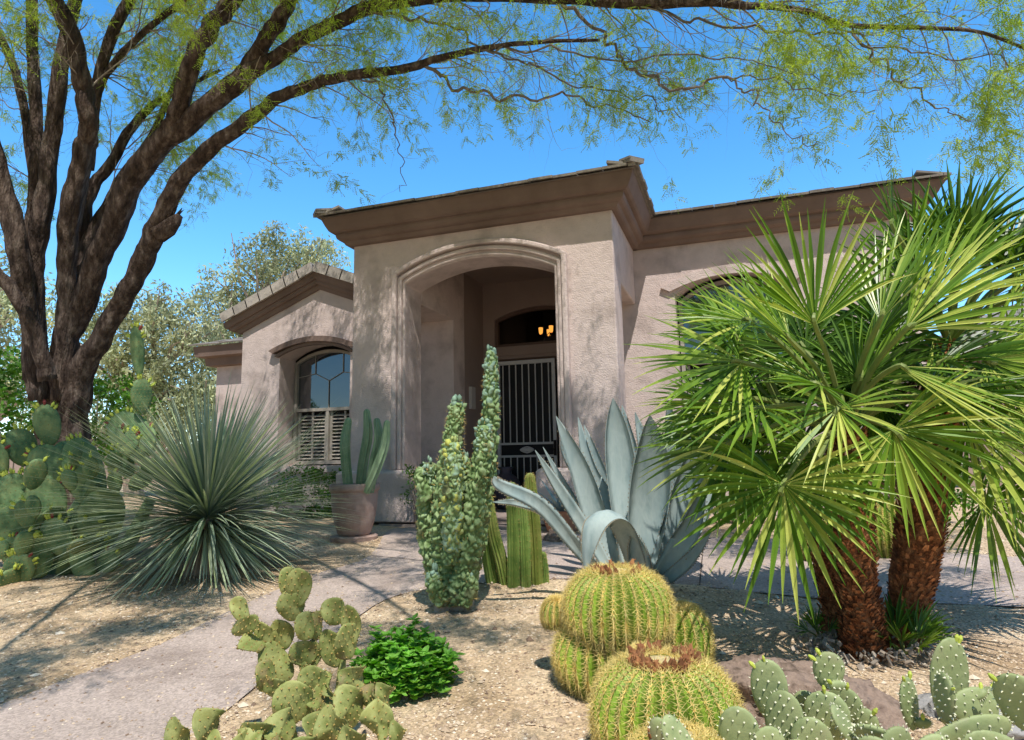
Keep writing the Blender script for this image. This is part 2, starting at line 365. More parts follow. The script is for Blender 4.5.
def arch_band(mb, xc, hw, zs, rise, wd, y0, y1, zleg, n=32, legs=True):
    """moulding following legs + arch, outer half width hw, band width wd, from y0 (front) to y1"""
    o = []; i_ = []
    if legs: o.append((xc-hw, zleg)); i_.append((xc-hw+wd, zleg))
    for k in range(n+1):
        x = xc-hw+2*hw*k/n; o.append((x, arcz(x, xc, hw, zs, rise)))
        xi = xc-(hw-wd)+2*(hw-wd)*k/n; i_.append((xi, arcz(xi, xc, hw, zs, rise)-wd))
    if legs: o.append((xc+hw, zleg)); i_.append((xc+hw-wd, zleg))
    vs = []
    for (a, b), (c, d) in zip(o, i_): vs += [(a, y0, b), (c, y0, d), (a, y1, b), (c, y1, d)]
    fs = []
    for k in range(len(o)-1):
        a = 4*k; b = a+4
        fs += [(a, a+1, b+1, b), (a, b, b+2, a+2), (a+1, a+3, b+3, b+1)]
    fs += [(0, 2, 3, 1), (len(vs)-4, len(vs)-3, len(vs)-1, len(vs)-2)]
    mb.add(vs, fs)
# portico
XI0, XI1 = .77, 2.755
mb = MB(); wall_arch(mb, 0, W, 0, .46, .34, ZT+.1, XI0, XI1, 3.31, .235)
mb.box(0, XI0-.003, .46, YL+.41, ZS, ZT+.1); mb.box(XI1+.003, W, .46, YR, ZS, ZT+.1)
ptw = mb.build('wall', M['stucco'], house); ptw['label'] = 'stucco entry portico wall with wide arched opening'
bv = ptw.modifiers.new('b', 'BEVEL'); bv.width = .02; bv.segments = 3; bv.limit_method = 'ANGLE'; bv.angle_limit = R_(50)
# mouldings (three steps)
mb = MB()
arch_band(mb, 1.7625, 1.145, 3.455, .30, .065, -.085, -.004, ZB)
arch_band(mb, 1.7625, 1.078, 3.39, .285, .055, -.05, -.003, ZB)
arch_band(mb, 1.7625, 1.024, 3.335, .262, .040, -.022, -.002, ZB)
o = mb.build('arch_trim', M['stucco'], house)
bv = o.modifiers.new('b', 'BEVEL'); bv.width = .018; bv.segments = 3; bv.limit_method = 'ANGLE'; bv.angle_limit = R_(50)
# pier bases
for x0, x1 in ((-.12, .965), (2.5, 3.57)):
    mb = MB(); vs = []
    for z, e in ((.345, -.03), (.36, 0), (.93, 0.0), (.955, -.02), (.97, -.05)):
        vs += [(x0-e*0+(-e if e<0 else 0), -.115-e*-1 if False else -.13-(e), z), (x1-(-e if e<0 else 0), -.13-e, z), (x1-(-e if e<0 else 0), .50+e, z), (x0+(-e if e<0 else 0), .50+e, z)]
    fs = [(i*4+j, i*4+(j+1)%4, (i+1)*4+(j+1)%4, (i+1)*4+j) for i in range(4) for j in range(4)]+[(3,2,1,0),(16,17,18,19)]
    mb.add(vs, fs); o = mb.build('pier_base', M['stucco'], house)
mb = MB(); mb.box(-.02, .86, .03, .4, .2, .345); mb.box(2.6, 3.45, .03, .4, .2, .345); mb.build('footing', M['slab'], house)
# cornice sweeps
PROF = [(0.001,3.905),(.055,3.905),(.075,3.915),(.095,3.955),(.13,3.965),(.155,3.985),(.168,4.02),(.165,4.05),(.205,4.055),(.232,4.075),(.245,4.10),(.262,4.13),(.300,4.215),(.300,4.235),(0,4.235)]
def sweep(mb, path_of, prof, caps=True):
    P = [path_of(o, z) for o, z in prof]; k = len(P[0]); n = len(P); vs = [q for row in P for q in row]
    fs = [(i*k+j, i*k+j+1, (i+1)*k+j+1, (i+1)*k+j) for i in range(n-1) for j in range(k-1)]
    if caps: fs += [tuple(i*k for i in range(n))[::-1], tuple(i*k+k-1 for i in range(n))]
    mb.add(vs, fs)
mb = MB(); sweep(mb, lambda o, z: [(-o, YL+.6, z), (-o, -o, z), (W+o, -o, z), (W+o, YR+.5, z)], PROF)
o = mb.build('cornice', M['trim'], house); o['label'] = 'brown moulded cornice around the entry portico'
XE = 6.82
mb = MB(); sweep(mb, lambda o, z: [(W+.02, YR-o, z-.0), (XE+o, YR-o, z), (XE+o, 6, z)], PROF)
mb.build('cornice', M['trim'], house)
# tiles
def tiles(mb, x0, x1, yfun, y0, zz0, sl, rows, seed=0, axis='x', flip=1, trim=None):
    """courses of flat tiles; eave along x at y0 (or along y at x0 if axis='y'), rising with slope sl"""
    r = random.Random(seed); c, s = math.cos(sl), math.sin(sl)
    for k in range(rows):
        a = x0 - r.uniform(0, .15)
        while a < x1:
            wd = r.uniform(.27, .31); b = a+wd-.008
            t0_, t1_ = trim if isinstance(trim, tuple) else (trim or 0, trim or 0)
            lo = max(a, x0+t0_*(k*.3+.36)*c*(k > 0)); hi = min(b, x1-t1_*(k*.3+.36)*c*(k > 0))
            if hi-lo > .04:
                dz = r.uniform(-.004, .008); t = r.uniform(.75, 1.2); th = r.uniform(.024, .032)
                e = k*.30 - r.uniform(0, .02)
                up = V((0, c, s)) if axis == 'x' else V((-c*flip, 0, s)); nr = V((0, -s, c)) if axis == 'x' else V((s*flip, 0, c)); al = V((1, 0, 0)) if axis == 'x' else V((0, 1, 0))
                org = V((0, y0, zz0)) if axis == 'x' else V((y0, 0, zz0))
                tilt = .03
                cc = org + al*((lo+hi)/2) + up*(e+.17) + nr*(dz+.022)
                upt = (up*math.cos(tilt) - nr*math.sin(tilt)).normalized(); nrt = (nr*math.cos(tilt)+up*math.sin(tilt)).normalized()
                mb.obox(cc, al, upt, nrt, (hi-lo)/2, .18, th/2, t)
            a += wd
SL = R_(16)
mb = MB()
o_ = .34; tiles(mb, -o_, W+o_, None, -o_, 4.237, SL, 6, 1, trim=1.0)
tiles(mb, -o_, 2.6, None, W+o_, 4.237, SL, 6, 2, axis='y', flip=1, trim=(1.0,0))
tiles(mb, -o_, 2.6, None, -o_, 4.237, SL, 6, 3, axis='y', flip=-1, trim=(1.0,0))
hz = 4.237+2.0*math.tan(SL)
# deck under the tiles
e = .33
mb.add([(-e,-e,4.236),(W+e,-e,4.236),(W+e,3.0,4.236),(-e,3.0,4.236),(W/2,W/2,4.236+(W/2+e)*math.tan(SL)),(W/2,3.0,4.236+(W/2+e)*math.tan(SL))],
       [(0,1,4),(1,2,5,4),(0,4,5,3),(3,5,2),(0,3,2,1)], .8)
# hip ridge tiles
for sx in (0, 1):
    a = V((-o_ if sx == 0 else W+o_, -o_, 4.262)); b = V((W/2, W/2, 4.25+(W/2+o_)*math.tan(SL))); d = (b-a); L_ = d.length; d.normalize(); sdv = d.cross(V((0, 0, 1))).normalized(); nn = sdv.cross(d)
    for k in range(int(L_/.3)):
        mb.obox(a+d*(k*.3+.14)+nn*(.02+.012*(k == 0)), d, sdv, nn, .17, .09, .022, rnd.uniform(.8, 1.2))
    mb.obox(a+d*.08+nn*.055, d, sdv, nn, .1, .10, .012, .9); 
mb.build('roof', M['tile'], house)
mb = MB(); tiles(mb, W+.36, XE+o_, None, YR-o_, 4.237, SL, 7, 5, trim=(0,1.0))
tiles(mb, YR-o_, 6, None, XE+o_, 4.237, SL, 5, 6, axis='y', flip=1, trim=(1.0,0))
mb.add([(W+.3,YR-.33,4.236),(XE+.33,YR-.33,4.236),(XE+.33,7,4.236),(XE-1.5,4.0,4.236+2.4*math.tan(SL)),(W+.3,4.0,4.236+2.4*math.tan(SL)),(W+.3,7,4.236)], [(0,1,3,4),(1,2,3),(4,3,2,5)], .8)
mb.build('roof', M['tile'], house)
# right wing
mb = MB(); wall_arch(mb, XI1+.006, XE, YR, YR+.34, .2, ZT+.1, 3.98, 5.42, 3.22, .27, 1.0)
mb.box(XE-.3, XE-.001, YR+.34, 6, .2, ZT+.1)
o = mb.build('wall', M['stucco'], house); o['label'] = 'right wing stucco wall with arched window'
mb = MB(); arch_band(mb, 4.70, .90, 3.33, .22, .12, YR-.05, YR-.002, 3.3, legs=False); mb.build('window_hood', M['stucco'], house); mb = MB(); mb.box(3.93, 5.47, YR-.07, YR-.002, .9, 1.0); mb.build('window_sill', M['stucco'], house)
# left wing gable
GX, GH, GS = -1.60, 3.86, .42
XL = -3.12
mb = MB()
wall_arch(mb, XL, XI0-.006, YL, YL+.4, .2, 3.27, -2.35, -1.01, 2.79, .21, 1.03)
hw = 1.52
mb.add([(XL,YL,3.27),(XL+2*hw,YL,3.27),(GX,YL,3.87),(XL,YL+.4,3.27),(XL+2*hw,YL+.4,3.27),(GX,YL+.4,3.87)], [(0,1,2),(3,5,4)])
mb.box(XL+.001, XL+.3, YL+.4, 6, .2, 3.27); mb.box(-.28, -.001, YL+.01, YL+.4, 3.27, 3.9)
o = mb.build('wall', M['stucco'], house); o['label'] = 'left wing stucco gable wall'
# gable rake cornice
RP = [(0.001,0),(.03,0),(.045,.03),(.055,.07),(.085,.075),(.105,.10),(.11,.145),(.135,.15),(.15,.18),(.165,.27),(.0,.27)]
def rake(o, h):
    ex = o*1.7
    return [(XL-ex, YL+2.5, 3.27-.42*ex*.0+h), (XL-ex, YL-o, 3.27-.40*ex+h), (GX, YL-o, GH+h), (GX+hw+ex*.3, YL-o, 3.27+h)]
mb = MB(); sweep(mb, rake, RP)
o = mb.build('cornice', M['trim'], house); o['label'] = 'peaked brown cornice of the left gable'
mb = MB(); r = random.Random(9)
for sgn in (-1, 1):
    end = V((XL-.22, YL-.1, 3.27-.09+.30)) if sgn < 0 else V((GX+hw, YL-.1, 3.27+.30)); top = V((GX, YL-.1, GH+.29))
    d = (end-top); L_ = d.length; d.normalize(); n_ = V((0, -1, 0)).cross(d)*(-sgn); 
    if n_.z < 0: n_ = -n_
    k = 0
    while k*.27 < L_:
        c_ = top+d*(k*.27+.15); t = r.uniform(.95, 1.35)
        mb.obox(c_+n_*(.045+r.uniform(-.008, .010))+V((0,-.095,0)), d, V((0,1,0)), n_, .145, .022, .075, t*1.25)
        mb.obox(c_+n_*(.118+r.uniform(-.006, .008))+V((0,.02,0)), d, V((0,1,0)), n_, .145, .13, .016, t)
        k += 1
    mb.add([top+V((0,0,.05)), end+V((0,0,.05)), end+V((0,4.5,.05)), top+V((0,4.5,.05))], [(0,1,2,3) if sgn < 0 else (3,2,1,0)], .9)
o = mb.build('roof', M['tile'], house); o['label'] = 'grey rake tiles on the left gable'
# left hood
mb = MB(); arch_band(mb, -1.68, .83, 2.90, .185, .085, YL-.10, YL-.002, 2.8, legs=False); arch_band(mb, -1.68, .745, 2.815, .185, .05, YL-.05, YL-.001, 2.8, legs=False)
mb.build('window_hood', M['trim'], house)
mb = MB(); mb.box(-2.46, -.9, YL-.10, YL-.002, .93, 1.03); mb.build('window_sill', M['stucco'], house)
# far left block
mb = MB(); mb.box(-5.57, XL-.1, 3.5, 7, .2, 3.15); o = mb.build('wall', M['stucco'], house)
mb = MB(); sweep(mb, lambda o, z: [(-5.57-o, 7, z), (-5.57-o, 3.5-o, z), (XL-.02, 3.5-o, z)], [(0,3.1),(.15,3.11),(.17,3.27),(.30,3.29),(.33,3.5),(0,3.5)]); mb.build('cornice', M['trim'], house)
mb = MB(); tiles(mb, -5.95, XL-.02, None, 3.13, 3.50, R_(18), 6, 11, trim=.5); mb.add([(-5.9,3.15,3.5),(XL-.02,3.15,3.5),(XL-.02,6,4.2),(-5.0,6,4.2)], [(0,1,2,3)], .8); mb.build('roof', M['tile'], house)
# porch interior
mb = MB()
mb.box(XI0-.3, XI0, YL+.4, YD+.3, FL, 4.0); mb.box(XI1, XI1+.3, YR+.34, YD+.3, FL, 4.0)
wall_arch(mb, XI0, XI1, YD, YD+.22, 2.75, 4.0, 0.97, 2.555, 3.36, .17, 2.90)
mb.box(XI0, .97, YD, YD+.22, FL, 2.75); mb.box(2.555, XI1, YD, YD+.22, FL, 2.75); mb.box(0.97, 2.555, YD+.03, YD+.22, 2.70, 2.75)
o = mb.build('wall', M['inner'], house); o['label'] = 'shaded stucco walls inside the entry porch'
mb = MB(); mb.box(XI0-.5, XI1+.5, .465, YD+.3, 3.98, 4.02); mb.build('porch_ceiling', M['inner'], house)
mb = MB(); mb.box(.5, 2.95, -.14, YD, .2, FL); mb.build('porch_floor', M['slab'], house)
mb = MB(); mb.box(.97, .985, YD+.08, YD+.2, FL, 2.70); mb.box(2.0, 2.555, YD+.08, YD+.2, FL, 2.70); mb.box(0.985, 2.0, YD+.08, YD+.2, 2.66, 2.70); mb.build('door_surround', M['wood'], house)
# transom
tw = MB(); tw.box(0.97, 2.555, YD+.05, YD+.13, 2.901, 2.95); arch_band(tw, 1.7625, .7925, 3.36, .17, .05, YD+.05, YD+.13, 2.95); tf = tw.build('window', M['wood'], house); tf['label'] = 'dark arched transom window over the entry door'
mb = MB(); n = 20; X = [1.0+1.53*i/n for i in range(n+1)]
mb.add([(x, YD+.1, 2.93) for x in X]+[(x, YD+.1, arcz(x, 1.7625, .785, 3.34, .16)) for x in X], [(i, i+1, n+2+i, n+1+i) for i in range(n)]); mb.build('pane', M['pane'], tf)
# dark hall behind
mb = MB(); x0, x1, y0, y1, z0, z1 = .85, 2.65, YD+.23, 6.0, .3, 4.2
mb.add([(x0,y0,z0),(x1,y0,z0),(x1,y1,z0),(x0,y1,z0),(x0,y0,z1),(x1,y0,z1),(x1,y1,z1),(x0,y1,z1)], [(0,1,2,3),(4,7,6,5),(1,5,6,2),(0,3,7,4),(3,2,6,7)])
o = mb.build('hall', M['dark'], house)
# security door
door = MB(); dy0, dy1 = YD+.02, YD+.075
for b in ((.985,1.04,FL+.02,2.66),(1.925,1.98,FL+.02,2.66)): door.box(b[0], b[1], dy0, dy1, b[2], b[3])
for z0, z1 in ((2.60,2.66),(FL+.02,FL+.1),(1.30,1.335),(1.10,1.135)): door.box(1.04, 1.925, dy0+.004, dy1-.004, z0, z1)
DR = door.build('door', M['white'], house); DR['label'] = 'white metal security door with vertical bars'
mb = MB(); mb.box(1.041, 1.924, YD+.06, YD+.07, FL+.05, 2.61); mb.build('screen', M['mesh'], DR)
for k in range(8):
    x = 1.04+.885*(k+.5)/8
    for z0, z1 in ((1.335, 2.6), (FL+.1, 1.10)):
        mb = MB(); mb.box(x-.008, x+.008, dy0+.012, dy0+.028, z0, z1); mb.build('bar', M['white'], DR)
mb = MB(); x = 1.4825
mb.tube([(x+.11*math.cos(a)*abs(math.cos(a))**.3, dy0+.015, 1.218+.045*math.sin(a)*abs(math.sin(a))**.5) for a in [2*PI*i/24 for i in range(25)]], [.012]*25, 5)
mb.box(x-.09, x+.09, dy0+.012, dy0+.02, 1.19, 1.245); mb.build('ornament', M['white'], DR)
mb = MB(); mb.box(1.93, 1.975, dy0-.012, dy0-.001, 1.12, 1.36); mb.tube([(1.955,dy0-.01,1.22),(1.955,dy0-.05,1.22),(1.885,dy0-.055,1.22)], [.009]*3, 8); mb.build('handle', M['dark'], DR)
# windows
def window(x0, x1, y, zs, rise, z0, zr, seed, label):
    xc = (x0+x1)/2; hw_ = (x1-x0)/2
    mb = MB(); arch_band(mb, xc, hw_, zs, rise, .05, y-.05, y+.02, z0)
    mb.box(x0+.05, x1-.05, y-.045, y+.02, zr, zr+.05); mb.box(x0+.05, x1-.05, y-.05, y+.02, z0, z0+.06); mb.box(xc-.025, xc+.025, y-.042, y+.02, z0+.06, zr)
    f = mb.build('window', M['frame'], house); f['label'] = label
    mb = MB(); n = 20; X = [x0+.03+(x1-x0-.06)*i/n for i in range(n+1)]
    mb.add([(x, y, zr+.04) for x in X]+[(x, y, arcz(x, xc, hw_, zs, rise)-.02) for x in X], [(i, i+1, n+2+i, n+1+i) for i in range(n)]); mb.build('pane', M['glass'], f)
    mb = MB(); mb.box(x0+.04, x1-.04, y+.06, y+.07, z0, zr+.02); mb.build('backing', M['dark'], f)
    for sx in (0, 1):
        a = x0+.06 if sx == 0 else xc+.03; b = xc-.03 if sx == 0 else x1-.06
        mb = MB()
        for q0, q1 in ((a, a+.045), ((a+b)/2-.018, (a+b)/2+.018), (b-.045, b)): mb.box(q0, q1, y+.0, y+.03, z0+.07, zr-.01)
        z = z0+.10
        while z < zr-.05:
            mb.obox(V(((a+b)/2, y+.02, z)), V((1,0,0)), V((0,math.cos(.6),math.sin(.6))), V((0,-math.sin(.6),math.cos(.6))), (b-a)/2-.04, .028, .004); z += .058
        mb.build('shutter', M['frame'], f)
def muntin(pts_, y, f):
    mb = MB(); mb.tube([V((a, y-.012, b)) for a, b in pts_], [.007]*len(pts_), 6); mb.build('muntin', M['frame'], f)
window(-2.335, -1.025, YL+.42, 2.74, .20, 1.05, 1.92, 1, 'arched window with pale louvred shutters in the left wing')
lw_ = [o for o in COL.objects if o.get('label') == 'arched window with pale louvred shutters in the left wing'][0]
for P in ([(-1.68,1.97),(-1.68,2.42)],[(-1.68,2.42),(-1.95,2.55),(-2.28,2.50)],[(-1.68,2.42),(-1.41,2.55),(-1.08,2.50)],[(-1.95,2.55),(-1.95,2.86)],[(-1.41,2.55),(-1.41,2.86)]): muntin(P, YL+.42, lw_)
window(4.0, 5.40, YR+.30, 3.18, .25, 1.02, 2.3, 2, 'arched window of the right wing, mostly behind palm fronds')
mb = MB()
mb = None
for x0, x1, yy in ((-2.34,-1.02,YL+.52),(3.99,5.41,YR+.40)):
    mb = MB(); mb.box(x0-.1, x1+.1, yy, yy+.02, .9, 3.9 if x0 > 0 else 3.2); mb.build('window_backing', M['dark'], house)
# chandelier seen through the transom
ch = thing('chandelier', 'small chandelier with lit amber glass shades behind the transom glass', 'chandelier', at(550, 332, 11.9))
cb = ch.location
mb = MB(); mb.tube([cb+V((0,0,.9)), cb+V((0,0,-.02))], [.008]*2, 6); 
for a in range(4): mb.tube([cb+V((0,0,.0)), cb+V((.10*math.cos(a*1.57+.4), .1*math.sin(a*1.57+.4), -.09)), cb+V((.17*math.cos(a*1.57+.4), .17*math.sin(a*1.57+.4), -.03))], [.007]*3, 5)
mb.build('arm', M['dark'], ch)
for a in range(4):
    mb = MB(); mb.lathe(cb+V((.17*math.cos(a*1.57+.4), .17*math.sin(a*1.57+.4), -.04)), [(.022,0),(.035,.03),(.042,.12),(.038,.12),(.03,.03)], 12); mb.build('lamp_shade', M['lamp'], ch)
# plaque on porch wall + urn by the door
P = at(482, 399, 9.9); mb = MB(); mb.box(XI0+.001, XI0+.05, 2.05, 2.2, 1.86, 2.2); tag(mb.build('wall_box', M['plaque']), 'small pale box mounted on the left porch wall', 'wall box')
ub = V((1.28, YD-.42, FL)); mb = MB(); mb.lathe(ub, [(0,0),(.12,.0),(.16,.03),(.21,.16),(.235,.30),(.22,.40),(.15,.49),(.09,.53),(.085,.57),(.12,.62),(.11,.63),(.07,.58)], 28)
tag(mb.build('urn', M['urn'], smooth=True), 'large dark grey urn standing in front of the barred door', 'urn')

# ------------------------------------------------------------------ vegetation generators
def leafquad(mb, p, d, side, L_, w_, t, fold=0):
    mb.add([p, p+d*L_*.45+side*w_*.5, p+d*L_, p+d*L_*.45-side*w_*.5], [(0,1,2,3)], t)
def rv(r): 
    while True:
        q = V((r.uniform(-1,1), r.uniform(-1,1), r.uniform(-1,1)))
        if .05 < q.length < 1: return q.normalized()

# ---- big mesquite
tree = thing('mesquite_tree', 'big multi-trunked mesquite with dark bark arching over the garden', 'tree', gr(62, 552))
tr = random.Random(21)
D0 = 6.9
LIMB = {
 'B': [(70,545,6.9,34),(72,440,6.9,30),(82,375,6.8,24),(105,330,6.7,19),(128,290,6.6,17),(148,250,6.5,15.5),(163,215,6.4,14),(183,177,6.3,12),(211,148,6.2,11),(246,122,6.1,9.5),(281,97,6.0,8.5),(316,83,5.9,7.5),(352,75,5.8,6.8),(400,70,5.7,6),(440,58,5.6,5),(485,48,5.5,4),(540,42,5.4,3),(600,40,5.3,2)],
 'A': [(50,545,7.0,36),(55,440,7.0,32),(65,350,6.9,26),(88,290,6.8,20),(103,246,6.7,17),(134,183,6.6,17),(158,148,6.5,16),(197,116,6.4,15),(239,81,6.3,14),(270,60,6.2,10),(302,39,6.1,9.5),(335,24,6.0,9),(375,6,5.9,8.5),(430,-2,5.7,8),(500,-4,5.5,8),(570,0,5.4,7.5),(640,4,5.2,7),(700,3,5.0,6),(742,5,4.9,5),(800,10,4.8,4),(850,25,4.7,3.5),(920,28,4.6,3),(980,32,4.5,2.5),(1040,55,4.4,2)],
 'A2': [(239,81,6.3,12),(262,45,6.2,11),(280,18,6.1,11),(300,-15,5.9,10),(350,-70,5.5,9),(430,-130,5.1,8),(560,-190,4.7,6),(720,-230,4.3,4)],
 'L4': [(158,150,6.5,12),(172,125,6.4,12),(184,90,6.3,12.5),(197,49,6.2,12.5),(216,20,6.1,12),(238,-8,6.0,11),(290,-80,5.6,9),(330,-170,5.0,7),(420,-260,4.5,5)],
 'L5': [(62,400,6.8,20),(66,320,6.8,16),(67,260,6.8,14),(74,190,6.7,13.5),(86,145,6.7,13),(88,115,6.6,13),(83,85,6.6,12.5),(72,38,6.5,12),(55,0,6.4,12),(30,-70,6.2,10),(40,-160,5.8,8),(120,-260,5.2,6)],
 'L6': [(42,400,6.9,18),(36,310,6.9,15),(36,255,6.9,13),(42,211,6.9,12.5),(52,140,7.0,11),(62,63,7.0,10),(76,0,7.1,9),(100,-80,7.2,7),(150,-150,7.2,5)],
 'L7': [(30,380,7.0,14),(30,300,7.0,12),(33,230,7.0,10),(36,183,7.0,9),(36,105,7.1,8),(32,35,7.2,7.5),(28,-30,7.2,7),(0,-130,7.2,5)],
 'L8': [(40,330,7.1,10),(36,230,7.2,7),(29,135,7.3,6),(15,72,7.4,5.5),(-5,30,7.5,5),(-60,-30,7.6,4)],
 'L9': [(72,320,7.1,10),(82,240,7.2,9),(90,195,7.3,8),(113,160,7.4,7),(134,125,7.5,6),(160,100,7.6,4),(190,85,7.7,3),(220,70,7.8,2)],
 'L10': [(74,230,7.0,8),(88,150,7.0,8),(98,82,7.0,8),(114,30,7.0,8),(132,-5,7.0,7.5),(170,-80,6.8,6),(250,-150,6.4,4)],
 'L11': [(90,170,7.0,5),(99,92,7.0,5),(120,56,7.0,4.8),(151,26,6.9,4.5),(187,-2,6.8,4),(230,-40,6.6,3)],
 'L12': [(75,300,7.0,10),(85,252,7.1,9),(105,211,7.2,8),(123,176,7.3,6.5),(150,140,7.4,5),(170,95,7.4,4),(185,60,7.5,3)],
 'L13': [(40,400,6.8,22),(30,320,6.8,17),(18,250,6.7,15),(4,195,6.7,14),(-15,130,6.6,13),(-50,40,6.4,11),(-80,-60,6.2,9),(-60,-180,5.8,7)],
 'L14': [(48,380,6.6,16),(32,325,6.5,13),(5,283,6.4,11),(-30,250,6.3,10),(-80,200,6.1,9)],
 'S1': [(425,66,5.65,3),(455,84,5.6,2.8),(500,97,5.5,2.5),(555,95,5.4,2.2),(600,103,5.3,1.6),(650,122,5.2,1.1)],
 'S2': [(562,5,5.4,3.5),(600,33,5.3,3),(622,55,5.2,2.8),(648,78,5.1,2.6),(680,87,5.0,2.4),(722,78,4.9,2),(745,88,4.8,1.7),(765,108,4.75,1.3),(792,132,4.7,.9),(812,148,4.7,.6)],
 'S4': [(840,23,4.7,2.6),(868,50,4.65,2.2),(892,68,4.6,1.9),(910,90,4.6,1.6),(945,108,4.55,1.2),(972,122,4.5,.7)],
 'S5': [(370,12,5.9,2.8),(420,20,5.8,2.4),(455,28,5.7,2.2),(480,48,5.6,2),(520,62,5.5,1.8),(580,85,5.4,1.5),(640,98,5.3,1.1),(680,118,5.2,.7)],
 'S6': [(650,8,5.2,2.5),(720,25,5.1,2.2),(790,30,5.0,2),(850,35,4.9,1.8),(930,55,4.8,1.4),(1030,60,4.7,1)],
 'S7': [(352,78,5.8,2),(380,88,5.8,1.6),(393,125,5.8,1.2),(402,160,5.8,.8),(400,192,5.8,.5)],
 'S8': [(480,50,5.5,2),(540,50,5.4,2),(600,60,5.2,1.7),(680,55,5.0,1.5),(760,62,4.9,1.1),(830,85,4.8,.8)],
 'S9': [(722,78,4.9,1.4),(780,80,4.85,1.2),(830,95,4.8,.9),(880,90,4.8,.6)],
 'T1': [(350,-70,5.5,6),(300,-150,4.8,5),(330,-300,4.0,4),(420,-500,3.4,3)],
 'T2': [(560,-190,4.7,5),(640,-330,4.0,4),(800,-480,3.3,3)],
 'T3': [(500,-4,5.5,5),(560,-60,5.0,4.5),(680,-110,4.5,4),(840,-120,4.1,3.5),(1000,-110,3.8,2.5)],
 'T4': [(-60,-180,5.8,6),(60,-330,5.0,5),(200,-520,4.2,4)],
 'T5': [(700,3,5.0,4),(780,-40,4.5,3.5),(900,-50,4.1,3),(1060,-20,3.8,2)],
}
trunk = MB(); tw_ = MB(); lv = MB()
chains = {}
for nm, P in LIMB.items():
    Q = catmull(P, 9); pts = [at(a, b, c) for a, b, c, _ in Q]; rad = [max(q[3]*(.66*(.72 if q[1] > 320 else .72+.28*min(1, (320-q[1])/90)) if nm[0] in 'ABL' else .7), .35)*q[2]/FPX for q in Q]
    if Q[0][1] > 500: pts[0].z = gz(pts[0].x, pts[0].y)-.1
    chains[nm] = (pts, rad)
    big = nm[0] in 'ABL'
    sd_ = tr.random()*50
    # gentle wander and knobby girth
    if big:
        for i in range(2, len(pts)-1):
            pts[i] = pts[i]+V((noise.noise(V((i*.3,sd_,0))), noise.noise(V((i*.3,sd_,5))), noise.noise(V((i*.3,sd_,9)))))*rad[i]*.3
    if nm[0] == 'S':
        for i in range(2, len(pts)-1): pts[i] = pts[i]+V((noise.noise(V((i*.35,sd_,0))), noise.noise(V((i*.35,sd_,5))), noise.noise(V((i*.35,sd_,9)))))*.075
        tw_.tube(pts, [r_*.8 for r_ in rad], 6, .62, jit=.1); continue
    trunk.tube(pts, rad, 26 if big else 6, jit=.07 if big else .05, seed=sd_, ridge=.22 if big else 0)
# limbs of the crown above and behind the viewer (they cast the shade on walk and wall)
LW = {
 'O1': [(-.9,-3.2,5.7),(-.1,-4.3,5.6),(.9,-5.6,5.3),(1.9,-6.9,5.2),(2.8,-8.0,4.9)],
 'O2': [(-1.4,-3.4,5.7),(-1.0,-4.6,5.5),(-.5,-6.0,5.2),(.2,-7.6,5.1)],
 'O3': [(-.3,-3.0,5.8),(1.0,-3.9,5.8),(2.4,-4.9,5.9),(3.8,-5.9,5.7),(4.8,-6.8,5.4)],
 'O4': [(-.8,-2.3,6.4),(.3,-2.3,6.4),(1.6,-2.4,6.4),(3.0,-2.6,6.5),(4.2,-2.9,6.3)],
 'O5': [(-1.5,-2.0,6.8),(-1.2,-1.6,7.0),(-.4,-1.5,6.9),(.9,-1.7,7.3),(2.2,-2.0,7.3)],
 'O6': [(.3,-3.6,5.4),(1.2,-3.3,5.9),(2.4,-3.3,6.1),(3.8,-3.8,6.0)],
 'O7': [(-2.2,-2.6,6.5),(-2.6,-3.8,5.9),(-2.8,-5.2,5.4),(-2.6,-6.6,5.2)],
}
for nm, P in LW.items():
    pts = [V(q) for q in catmull(P, 8)]; rad = [.042*(1-.75*i/len(pts)) for i in range(len(pts))]; chains[nm] = (pts, rad)
    src = min((q for c_ in ('A2','L4','L5','L7','T4','T1','L6','L10') for q in chains[c_][0] if 370-FPX*(q-CAM).dot(CU)/(q-CAM).dot(CF) < -60), key=lambda q: (q-pts[0]).length)
    trunk.tube([src, (src+pts[0])/2+V((0,0,.12))]+pts, [.05,.046]+rad, 10, jit=.1, seed=len(nm))
